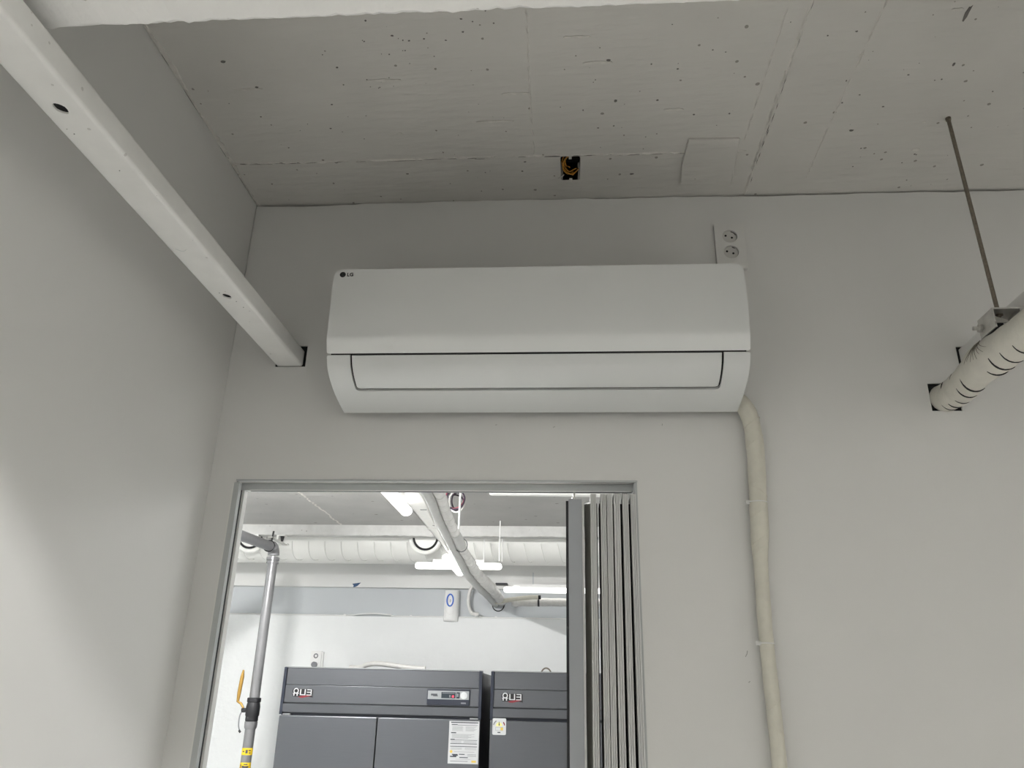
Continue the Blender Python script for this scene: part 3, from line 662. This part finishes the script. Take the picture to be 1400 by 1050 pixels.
build('copper_line', MB().tube(smooth_path([(-.565, .06, 2.415), (-.553, 1.2, 2.413), (-.577, 1.6, 2.413), (-.597, 2.05, 2.408), (-.613, 2.4, 2.40)], 8), .006, 8), 'tapewhite', pb, smooth=True)
build('branch', MB().tube(smooth_path([(-.575, 4.45, 2.385), (-.545, 4.47, 2.377), (-.42, 4.46, 2.398), (-.30, 4.46, 2.413), (-.23, 4.46, 2.415)], 8), [.020]*4+[.0165]*29, 12), 'tape2', pb, smooth=True)
build('branch_plug', MB().tube([(-.245, 4.46, 2.415), (-.21, 4.46, 2.416)], .015, 10), 'black', pb)
build('wall_hole', MB().ring((-.545, 4.646, 2.375), (0, 1, 0), .045, .004, 24, 5), 'black', pb)
# horizontal taped pipe on the right
hp = thing('wrapped_pipe', 'white taped horizontal pipe under the long lamp by the door', 'pipe', (-.1, 4.55, 2.35))
P = smooth_path([(-.412, 4.62, 2.388), (-.395, 4.55, 2.387), (-.34, 4.53, 2.386), (-.2, 4.53, 2.388), (.2, 4.53, 2.390), (.9, 4.53, 2.39), (1.88, 4.53, 2.39)], 10)
build('wrapping', MB().tube(P, [.030*(1+.04*math.sin(p.x*60)) for p in P], 16), 'tapewhite', hp, smooth=True)
build('black_strap', MB().tube([(-.236, 4.53, 2.388), (-.222, 4.53, 2.388)], .033, 16), 'rubber', hp)
for x in (-.33, -.27, -.12, -.06, .02): build('wrap_band', MB().ring((x, 4.53, 2.387), (1, 0, .2), .0302, .0016, 18, 5), 'ductseam', hp)
# hose drooping to the ledge
ho = tag(build('drain_hose', MB().tube(smooth_path([(-.60, 4.50, 2.44), (-.70, 4.58, 2.56), (-.752, 4.595, 2.50), (-.772, 4.60, 2.43), (-.768, 4.602, 2.36), (-.745, 4.605, 2.31), (-.712, 4.595, 2.300), (-.69, 4.595, 2.298)], 8), .0135, 10), 'tapewhite', loc=(-.7, 4.6, 2.285), smooth=True), 'white hose curving down from the pipes to the wall ledge', 'hose')
build('hose_clip', MB().box(-.72, -.70, 4.58, 4.62, 2.2845, 2.288), 'white', ho)
# cable along the ledge
cb = thing('ledge_cable', 'thin white cable clipped along the ledge of storeroom back wall', 'cable', (-1.3, 4.635, 2.276))
build('cable', MB().tube(smooth_path([(-3.1, 4.63, 2.279), (-2.0, 4.63, 2.279), (-1.72, 4.625, 2.279), (-1.62, 4.62, 2.288), (-1.50, 4.618, 2.294), (-1.38, 4.62, 2.286), (-1.30, 4.63, 2.279), (-.6, 4.63, 2.279), (1.8, 4.63, 2.279)], 8), .0045, 8), 'white', cb, smooth=True)
for x in (-1.74, -1.22, -.86, -.68, -.56): build('clip', MB().box(x-.008, x+.008, 4.622, 4.64, 2.2745, 2.288), 'white', cb)
# ring-marked sensor box
dv = thing('wall_dispenser', 'white wall box with blue ring hanging on storeroom back wall', 'dispenser', (-.907, 4.65, 2.244))
mb = MB(); sec = []
x0, x1 = -.965, -.848
for i in range(13):
    a = PI*i/12; sec.append(((x0+x1)/2-(x1-x0)/2*math.cos(a), 4.632-.045*math.sin(a)**.6))
sec = [(x0, 4.65)]+sec+[(x1, 4.65)]
rows = [(2.245, .9), (2.252, .97), (2.262, 1.0), (2.47, .97), (2.476, .93)]
vs = []
for z, k_ in rows: vs += [((x0+x1)/2+(x-(x0+x1)/2)*(.94+.06*k_)*(1.0 if z < 2.4 else .95), 4.65+(y-4.65)*k_, z) for x, y in sec]
n = len(sec); mb.add(vs, [(r*n+i, r*n+(i+1) % n, (r+1)*n+(i+1) % n, (r+1)*n+i) for r in range(4) for i in range(n)]+[tuple(range(n-1, -1, -1)), tuple(range(4*n, 5*n))])
build('casing', mb, 'white', dv, smooth=True)
def oval(c, a, b, r_, a0=0, a1=2*PI, n=28): return [(c[0]+a*math.cos(a0+(a1-a0)*i/n), c[1], c[2]+b*math.sin(a0+(a1-a0)*i/n)) for i in range(n+1)]
build('blue_ring', MB().tube(oval((-.914, 4.586, 2.40), .024, .044, .004), .0052, 8), 'bluering', dv)
build('window', MB().tube(oval((-.912, 4.588, 2.395), .0035, .010, .002), .0012, 6), 'printg', dv)
build('front_rib', MB().tube([(-.945, 4.592, 2.325), (-.93, 4.588, 2.30), (-.912, 4.587, 2.292), (-.893, 4.588, 2.30), (-.878, 4.592, 2.325)], .0015, 6), 'duct', dv)
# blue fleck on the beam arris
build('paint_chip', MB().prism([(-1.70, 2.487), (-1.63, 2.497), (-1.655, 2.472), (-1.675, 2.462), (-1.69, 2.46), (-1.687, 2.474)], lambda u, v, h: (u, 4.6095+h, v+.03), 0, .002), 'blue', sb)

# spiral duct behind the downstand
dc = thing('spiral_duct', 'white painted spiral-seam air duct behind the concrete downstand', 'duct', (-.6, 4.25, 2.617))
DC, DR = (4.25, 2.818), .20
build('shell', MB().tube([(SXL+.01, DC[0], DC[1]), (SXR-.01, DC[0], DC[1])], DR, 64), 'duct', dc, smooth=True)
for q in range(32):
    x = -2.9+q*.122; pp = []
    for i in range(17):
        a = -PI*.62+PI*.78*i/16    # runs from behind over the underside to the front
        f = i/16; pp.append((x+.085*(1-f), DC[0]-DR*1.002*math.cos(a+PI*.12), DC[1]+DR*1.002*math.sin(a-PI*.12)))
    build('seam', MB().tube(pp, .0028, 5), 'ductseam', dc)
for x in (-2.33, -1.03):
    c = (x, 4.035, 2.775); ax = (.0, -1, -.15)
    cr = build('branch_collar', MB().tube([(x, 4.14, 2.79), (x, 4.02, 2.773)], .100, 32), 'duct', dc, smooth=True)
    build('collar_rim', MB().ring((x, 4.02, 2.772), ax, .106, .017, 40, 10), 'duct', cr, smooth=True)
    build('collar_gap', MB().ring((x, 4.009, 2.772), ax, .086, .008, 40, 8), 'black', cr, smooth=True)
    build('damper_disc', MB().disc((x, 4.015, 2.773), ax, .078, .006, 32), 'duct', cr)
# hanging wires beside the duct
for x in (-.60, -.47):
    tag(build('hanger_wire', MB().tube([(x, 3.99, 3.3), (x, 3.99, 2.60)], .0045, 6), 'lamphouse', loc=(x, 3.99, 2.6)), 'thin white hanger rod left of the other in front of duct' if x < -.5 else 'thin white hanger rod right of the other in front of duct', 'rod', 'hanger rods by the duct')
# coil of wires at the ceiling
wc = thing('wire_coil', 'coil of dark purple and red wires hanging from storeroom ceiling', 'cable', (-.632, 2.72, 2.68))
for i, (R1, R2, dx, dz) in enumerate(((.075, .075, 0, 0), (.065, .08, .008, -.01), (.08, .07, -.006, .006), (.055, .065, .012, -.004), (.07, .06, -.004, -.012))):
    pp = [(-.632+dx+.68*R1*math.cos(a), 2.70+.006*i+.01*math.sin(a*2), 2.735+dz+.75*R2*math.sin(a)) for a in [2*PI*j/24 for j in range(25)]]
    build('loop', MB().tube(pp, .0048, 6), 'wire_red' if i == 2 else ('wire_purple' if i != 1 else 'ductseam'), wc, smooth=True)
build('drop', MB().tube([(-.632, 2.71, ZC), (-.632, 2.71, 2.785)], .006, 8), 'wire_purple', wc)
tag(build('support_rod', MB().tube([(-.601, 2.66, ZC), (-.601, 2.66, 2.43)], .0055, 8), 'lamphouse', loc=(-.601, 2.66, 2.43)), 'pale straight rod dropping beside the purple wire coil', 'rod')

# ------------------------------------------------------------------ gas pipe with valve
GY, GX = 3.7, -2.018
gp = thing('gas_pipe', 'grey gas pipe with elbow, shut-off valve and yellow labels', 'pipe', (GX, GY, 0)); GR = .0325
el = [(GX, GY-.055*(1-math.sin(a)), 2.632-.055*(1-math.cos(a))) for a in [PI/2*i/8 for i in range(9)]]
el = [(GX, GY-.05+.05*math.sin(a), 2.63-.05+.05*math.cos(a)) for a in [PI/2*i/8 for i in range(9)]]
build('horizontal_run', MB().tube([(GX-.03, .1, 2.46), (GX-.002, GY-.045, 2.63)], GR, 20), 'gas', gp, smooth=True)
build('elbow', MB().tube(el, .0385, 20), 'gas', gp, smooth=True)
build('socket_ring', MB().tube([(GX, GY, 2.565), (GX, GY, 2.545)], .043, 20), 'gas', gp, smooth=True)
build('socket_ring', MB().tube([(GX, GY, 2.536), (GX, GY, 2.526)], .041, 20), 'gas', gp, smooth=True)
build('riser', MB().tube([(GX, GY, 2.57), (GX, GY, .02)], GR, 20), 'gas', gp, smooth=True)
vz = 1.60; rows = [(vz+.075, .036), (vz+.072, .043), (vz+.050, .043), (vz+.046, .038), (vz+.036, .041), (vz+.02, .044), (vz-.03, .043), (vz-.036, .039), (vz-.06, .040), (vz-.066, .034)]
vv = build('valve_body', MB().tube([(GX, GY, z) for z, r_ in rows], [r_ for z, r_ in rows], 20), 'valve', gp, smooth=True)
build('lower_sleeve', MB().tube([(GX, GY, vz-.066), (GX, GY, vz-.10), (GX, GY, vz-.11)], [.040, .039, .034], 20), 'gas', gp, smooth=True)
build('stem', MB().tube([(GX-.035, GY-.01, vz+.0), (GX-.068, GY-.015, vz-.002)], .013, 10), 'valve', gp)
build('lever', MB().tube([(GX-.055, GY-.02, vz+.012), (GX-.075, GY-.02, vz+.038), (GX-.098, GY-.02, vz+.05), (GX-.097, GY-.02, vz+.10), (GX-.091, GY-.02, vz+.20), (GX-.089, GY-.02, vz+.24)], [.007, .008, .009, .0125, .0125, .005], 10), 'brass', gp, smooth=True)
build('tag_wire', MB().tube(smooth_path([(GX-.062, GY-.02, vz-.005), (GX-.072, GY-.022, vz-.04), (GX-.07, GY-.022, vz-.09), (GX-.058, GY-.022, vz-.125)], 6), .004, 6), 'printg', gp)
build('tag_seal', MB().tube([(GX-.063, GY-.022, vz-.118), (GX-.053, GY-.022, vz-.13)], .007, 8), 'black', gp)
for zc in (1.362, 1.280):
    lb = build('yellow_label', MB().tube([(GX, GY, zc-.020), (GX, GY, zc+.020)], GR+.0008, 24, False), 'yellow', gp, smooth=True)
    mb = MB(); R = GR+.0015
    marks = ((-.6, .0, .006, .004), (.0, .0, .007, .010), (.55, .006, .007, .003), (.6, -.008, .005, .003)) if zc > 1.3 else ((-.85, 0, .004, .010), (-.35, -.004, .007, .006), (.0, -.005, .006, .006), (.35, -.005, .006, .006), (.1, .010, .012, .003), (.6, -.004, .004, .005))
    for a, dz, w_, h_ in marks:
        a = a+.25; cx2 = GX+math.sin(a)*R; cy2 = GY-math.cos(a)*R; tx, ty = math.cos(a), math.sin(a)
        mb.add([(cx2-tx*w_, cy2-ty*w_, zc+dz-h_), (cx2+tx*w_, cy2+ty*w_, zc+dz-h_), (cx2+tx*w_, cy2+ty*w_, zc+dz+h_), (cx2-tx*w_, cy2-ty*w_, zc+dz+h_)], [(0, 1, 2, 3)])
    build('label_print', mb, 'print', lb)
# bracket hanging the pipe from the downstand
bk = thing('pipe_bracket', 'white U bracket with black anchor bolts above the gas pipe elbow', 'bracket', (-2.15, 3.9, 2.69))
bx = -.125
mb = MB(); mb.box(-2.105+bx, -2.0, 3.885, 3.93, 2.690, 2.6985); mb.box(-2.105+bx, -2.092+bx, 3.885, 3.93, 2.695, 2.757); mb.box(-1.958+bx, -1.945+bx, 3.885, 3.93, 2.695, 2.757); mb.box(-2.16+bx, -2.092+bx, 3.882, 3.935, 2.751, 2.757); mb.box(-1.958+bx, -1.90+bx, 3.882, 3.935, 2.751, 2.757)
build('u_frame', mb, 'duct', bk)
for x in (-2.135+bx, -1.925+bx): build('anchor_bolt', MB().tube([(x, 3.91, 2.751), (x, 3.91, 2.738), (x, 3.91, 2.715)], [.016, .013, .008], 8), 'black', bk)
build('arm', MB().box(-2.035, -2.005, 3.60, 3.90, 2.684, 2.690), 'zinc', bk)
build('clamp', MB().ring((GX-.008, 3.615, 2.63), (0, 1, .0), .036, .0050, 26, 8), 'rubber', bk, smooth=True)
build('clamp_bolt', MB().tube([(GX+.005, 3.615, 2.66), (GX+.012, 3.615, 2.73)], .0065, 8), 'black', bk)

# ------------------------------------------------------------------ refrigerators
def bars(mb, rects, y, m=0, t=.0006):
    for x0, x1, z0, z1 in rects: mb.box(x0, x1, y-t, y, z0, z1, m)
def badge(fr, x0, z0, y):
    # x0,z0 = top left of the lettering, scale: 1 unit = 1 px of a 50 x 30 drawing at 5 mm
    k_ = .0050; P2 = lambda u, v: (x0+(u-401.8)*k_, z0-(v-944.3)*k_)
    T = lambda a, b: (390+a/28, 935+b/28)
    mb = MB()
    back = [(300, 300), (370, 250), (480, 250), (540, 275), (1020, 262), (1045, 300), (1050, 470), (1055, 550), (900, 520), (700, 560), (560, 530), (500, 530), (330, 525), (300, 440)]
    mb.prism([P2(*T(a, b)) for a, b in back], lambda u, v, h: (u, y-h, v), 0, .0012)
    bd = build('badge', mb, 'logo', fr)
    mb = MB()
    def st(a, b, c, d): mb.prism([P2(*T(a, b)), P2(*T(c, b)), P2(*T(c, d)), P2(*T(a, d))], lambda u, v, h: (u, y-h, v), .0012, .0022)
    c = P2(*T(430, 335)); mb.ring((c[0], y-.0014, c[1]), (0, 1, 0), 78/28*k_, 17/28*k_, 22, 6)
    for q in ((345, 425, 382, 500), (462, 425, 499, 500), (318, 408, 545, 428), (578, 280, 615, 465), (578, 446, 775, 475), (742, 275, 778, 475), (830, 278, 1000, 306), (964, 278, 1000, 440), (826, 360, 964, 388), (815, 452, 1008, 476)): st(*q)
    build('lettering', mb, 'silver', bd)
    mb = MB(); mb.prism([P2(*T(a, b)) for a, b in ((520, 530), (620, 505), (760, 480), (900, 480), (1000, 490), (900, 512), (790, 540), (700, 565), (600, 560))], lambda u, v, h: (u, y-h, v), .0012, .0020); build('swoosh', mb, 'red', bd)
def fridge(label, X0, X1, split, with_ctl):
    Y = 3.65; Z1, ZP, ZD = 1.866, 1.594, 1.577
    fr = thing('refrigerator', label, 'refrigerator', ((X0+X1)/2, 4.0, .0))
    mb = MB(); mb.box(X0+.008, X1-.008, Y+.05, 4.45, .12, Z1-.01); build('cabinet', mb, 'stain', fr, bevel=.004)
    for x in (X0+.06, X1-.06):
        for y in (Y+.1, 4.35): build('leg', MB().disc((x, y, .0), (0, 0, 1), .022, .125, 12), 'stain2', fr)
    # header: three slightly stepped bands between navy end cheeks
    zs = (Z1, 1.757, 1.651, ZP)
    hd = build('header', MB().box(X0+.018, X1-.018, Y+.012, Y+.06, zs[1]+.0012, zs[0]-.006), 'stain', fr, bevel=.003)
    build('header_band', MB().box(X0+.018, X1-.018, Y+.012, Y+.06, zs[2]+.001, zs[1]-.0012), 'stain', fr, bevel=.002)
    mb = MB(); mb.add([(x, yy, zz) for x in (X0+.018, X1-.018) for yy, zz in ((Y+.011, zs[2]-.001), (Y+.003, zs[2]-.006), (Y+.006, zs[3]+.002), (Y+.06, zs[3]+.002), (Y+.06, zs[2]-.001))], [(0, 1, 6, 5), (1, 2, 7, 6), (2, 3, 8, 7), (3, 4, 9, 8), (4, 0, 5, 9), (0, 4, 3, 2, 1), (5, 6, 7, 8, 9)]); build('header_lip', mb, 'stain', fr)
    build('top_trim', MB().box(X0+.004, X1-.004, Y+.006, Y+.10, Z1-.006, Z1), 'stain2', fr)
    for a in (X0, X1-.018): build('end_cheek', MB().box(a, a+.018, Y+.004, Y+.062, ZP-.012, Z1-.004), 'navy', fr)
    build('recess', MB().box(X0+.006, X1-.006, Y+.03, Y+.06, ZD-.005, ZP), 'navy', fr)
    build('hinge', MB().box(X0+.02, X0+.07, Y+.012, Y+.03, ZD+.002, ZD+.010), 'stain2', fr); build('hinge', MB().box(X1-.07, X1-.02, Y+.012, Y+.03, ZD+.002, ZD+.010), 'stain2', fr)
    cuts = [X0]+split+[X1]
    for a, b in zip(cuts[:-1], cuts[1:]):
        a_ = a+.003; b_ = b-.003
        for z0, z1 in ((.86, ZD), (.14, .855)):
            d_ = build('door', MB().box(a_, b_, Y+.002, Y+.05, z0, z1), 'stain', fr, bevel=.004)
            build('gasket', MB().box(a_+.004, b_-.004, Y+.05, Y+.062, z0+.004, z1-.004), 'navy', d_)
            hx = b_-.05 if a == X0 else a_+.02
            build('handle', MB().box(hx, hx+.03, Y-.022, Y+.004, z0+.05, z0+.22), 'navy', d_, bevel=.004)
    badge(fr, X0+.0735, 1.7345, Y+.012)
    if with_ctl:
        y = Y+.012; c0, c1, d0, d1 = -.893, -.621, 1.657, 1.750
        ct = build('control_panel', MB().box(c0, c1, y-.010, y, d0, d1), 'navy', fr, bevel=.003)
        build('fascia', MB().box(c0+.006, c1-.006, y-.012, y-.009, d0+.034, d1-.009), 'stain2', ct)
        mb = MB(); mb.box(c0+.092, c0+.182, y-.0128, y-.011, d0+.041, d1-.016); mb.box(c0+.186, c0+.208, y-.0128, y-.011, d0+.041, d1-.016); build('display', mb, 'lcd', ct)
        mb = MB(); bars(mb, [(c0+.098, c0+.176, d1-.024, d1-.0205), (c0+.142, c0+.150, d0+.046, d0+.06)], y-.0128); mb.box(c0+.19, c0+.2, y-.0134, y-.0128, d0+.05, d0+.07); build('display_print', mb, 'printg', ct)
        build('indicator', MB().disc((c0+.166, y-.0128, d0+.052), (0, -1, 0), .0065, .002, 12), 'led', ct)
        mb = MB(); mb.disc((c1-.038, y-.011, d0+.058), (0, -1, 0), .021, .006, 24); mb.box(c1-.046, c1-.030, y-.021, y-.016, d0+.042, d0+.074); build('dial', mb, 'silver', ct)
        mb = MB(); bars(mb, [(c0+.026, c0+.066, d0+.055, d0+.066), (c0+.040, c0+.070, d0+.051, d0+.056)], y-.012); build('brand_print', mb, 'print', ct)
        mb = MB(); bars(mb, [(c1-.055, c1-.024, d0+.010, d0+.018)], y-.010); build('model_print', mb, 'printg', ct)
    return fr
f1 = fridge('steel refrigerator with control panel and notice sticker, nearer the gas pipe', -1.828, -.548, [-1.197], True)
f2 = fridge('steel refrigerator half hidden by the folded door, round energy sticker', -.492, .768, [.135], False)
# notice sticker
Y = 3.652; ns = thing('notice_sticker', 'white notice sticker with printed lines on left refrigerator door', 'sticker', (-.64, Y, 1.33))
sx0, sx1, sz0, sz1 = -.742, -.556, 1.330, 1.568
build('paper', MB().box(sx0, sx1, Y-.0008, Y, sz0, sz1), 'sticker', ns)
W_ = sx1-sx0; Hh = sz1-sz0; R_ = lambda a, b, c, d: (sx0+a*W_, sx0+b*W_, sz1-d*Hh, sz1-c*Hh)
mb = MB(); bars(mb, [R_(.06, .97, .02, .045), R_(.08, .28, .075, .095), R_(.28, .95, .088, .098), R_(.07, .24, .265, .29), R_(.06, .2, .425, .45), R_(.2, .95, .442, .452), R_(.06, .95, .525, .54), R_(.06, .95, .59, .605), R_(.13, .32, .775, .80), R_(.07, .28, .82, .85), R_(.16, .33, .80, .82), R_(.36, .55, .77, .79), R_(.38, .66, .845, .865)], Y-.0008); build('print_headings', mb, 'print', ns)
mb = MB(); L_ = []
for i in range(6): L_ += [R_(.1, .45+.02*(i % 2), .125+.02*i, .131+.02*i), R_(.55, .93-.05*(i % 3), .125+.02*i, .131+.02*i)]
for i in range(6): L_ += [R_(.1, .85-.1*(i % 3), .31+.018*i, .316+.018*i)]
for i in range(3): L_ += [R_(.08, .42, .47+.018*i, .475+.018*i), R_(.5, .93, .47+.018*i, .475+.018*i), R_(.08, .45, .625+.02*i, .63+.02*i), R_(.55, .93, .625+.02*i, .63+.02*i), R_(.64, .93, .775+.022*i, .783+.022*i)]
L_ += [R_(.2, .87, .72, .727), R_(.25, .75, .895, .9), R_(.08, .66, .935, .95)]
bars(mb, L_, Y-.0008); build('print_lines', mb, 'printg', ns)
mb = MB(); c = R_(.1, .1, .72, .72); mb.disc((c[0], Y-.0008, c[2]), (0, -1, 0), .0085, .0006, 16); bars(mb, [R_(.78, .93, .92, .965)], Y-.0008); build('gold_mark', mb, 'gold', ns)
# energy sticker
es = thing('energy_sticker', 'small white energy label with coloured dial on right refrigerator', 'sticker', (-.43, Y, 1.50))
build('paper', MB().prism(rrect(-.474, -.390, 1.496, 1.590, (.008,)*4), lambda u, v, h: (u, Y-h, v), 0, .0008), 'sticker', es)
ec = (-.433, Y-.0008, 1.545)
for a0, a1, m in ((.15, .75, 'red'), (.75, 1.15, 'led'), (2.1, 2.95, 'printg')):
    if m == 'led': continue
    build('dial_arc', MB().ring(ec, (0, 1, 0), .034, .0035, 12, 5, -PI/2+a0 if False else (PI/2-a1), (PI/2-a0), start=(0, 0, 1)) if False else MB().tube([(ec[0]+.034*math.cos(a0+(a1-a0)*i/8), ec[1], ec[2]+.034*math.sin(a0+(a1-a0)*i/8)) for i in range(9)], .0035, 5), m, es)
build('dial_fan', MB().prism([(ec[0]+.02*math.cos(PI*i/10), ec[2]+.022*math.sin(PI*i/10)) for i in range(11)], lambda u, v, h: (u, Y-.0008-h, v), 0, .0005), 'energy', es)
mb = MB(); bars(mb, [(ec[0]-.003, ec[0]+.003, 1.548, 1.562), (ec[0]-.009, ec[0]+.009, 1.507, 1.513)], Y-.0013); mb.disc((ec[0], Y-.0013, 1.567), (0, -1, 0), .003, .0005, 10); build('dial_print', mb, 'print', es)
mb = MB(); bars(mb, [(-.455, -.408, 1.5195, 1.521), (-.455, -.408, 1.5385, 1.540), (-.455, -.4535, 1.52, 1.54)], Y-.0008); build('frame_print', mb, 'printg', es)
mb = MB(); bars(mb, [(-.424, -.408, 1.522, 1.538)], Y-.0008); build('grade_print', mb, 'gold', es)
# socket and cables above the refrigerators
SW = SY-.03
sk = thing('storeroom_socket', 'white surface socket on storeroom wall just above left refrigerator', 'socket', (-1.90, SW, 1.87))
build('base', MB().box(-1.962, -1.880, SW-.030, SW, 1.868, 2.01), 'white', sk, bevel=.004)
build('side_flange', MB().box(-1.880, -1.868, SW-.02, SW, 1.868, 2.005), 'white', sk)
build('outlet', MB().ring((-1.922, SW-.031, 1.975), (0, 1, 0), .014, .004, 20, 6), 'printg', sk)
build('plug', MB().tube([(-1.924, SW-.03, 1.912), (-1.924, SW-.055, 1.912)], .021, 16), 'printg', sk, smooth=True)
pc = thing('power_cable', 'pale cable arching over the top of left refrigerator', 'cable', (-1.28, 4.2, 1.868))
build('cable', MB().tube(smooth_path([(-1.56, 4.25, 1.886), (-1.47, 4.22, 1.888), (-1.43, 4.20, 1.904), (-1.36, 4.18, 1.914), (-1.25, 4.17, 1.906), (-1.12, 4.16, 1.890), (-1.0, 4.16, 1.885)], 8), .017, 10), 'tapewhite', pc, smooth=True)
tag(build('cable_loop', MB().tube([(-.16+.035*math.cos(a), 4.2, 1.862+.045*math.sin(a)) for a in [PI*i/14 for i in range(15)]], .005, 6), 'rod', loc=(-.16, 4.2, 1.862)), 'small dark wire loop on top of right refrigerator', 'cable')
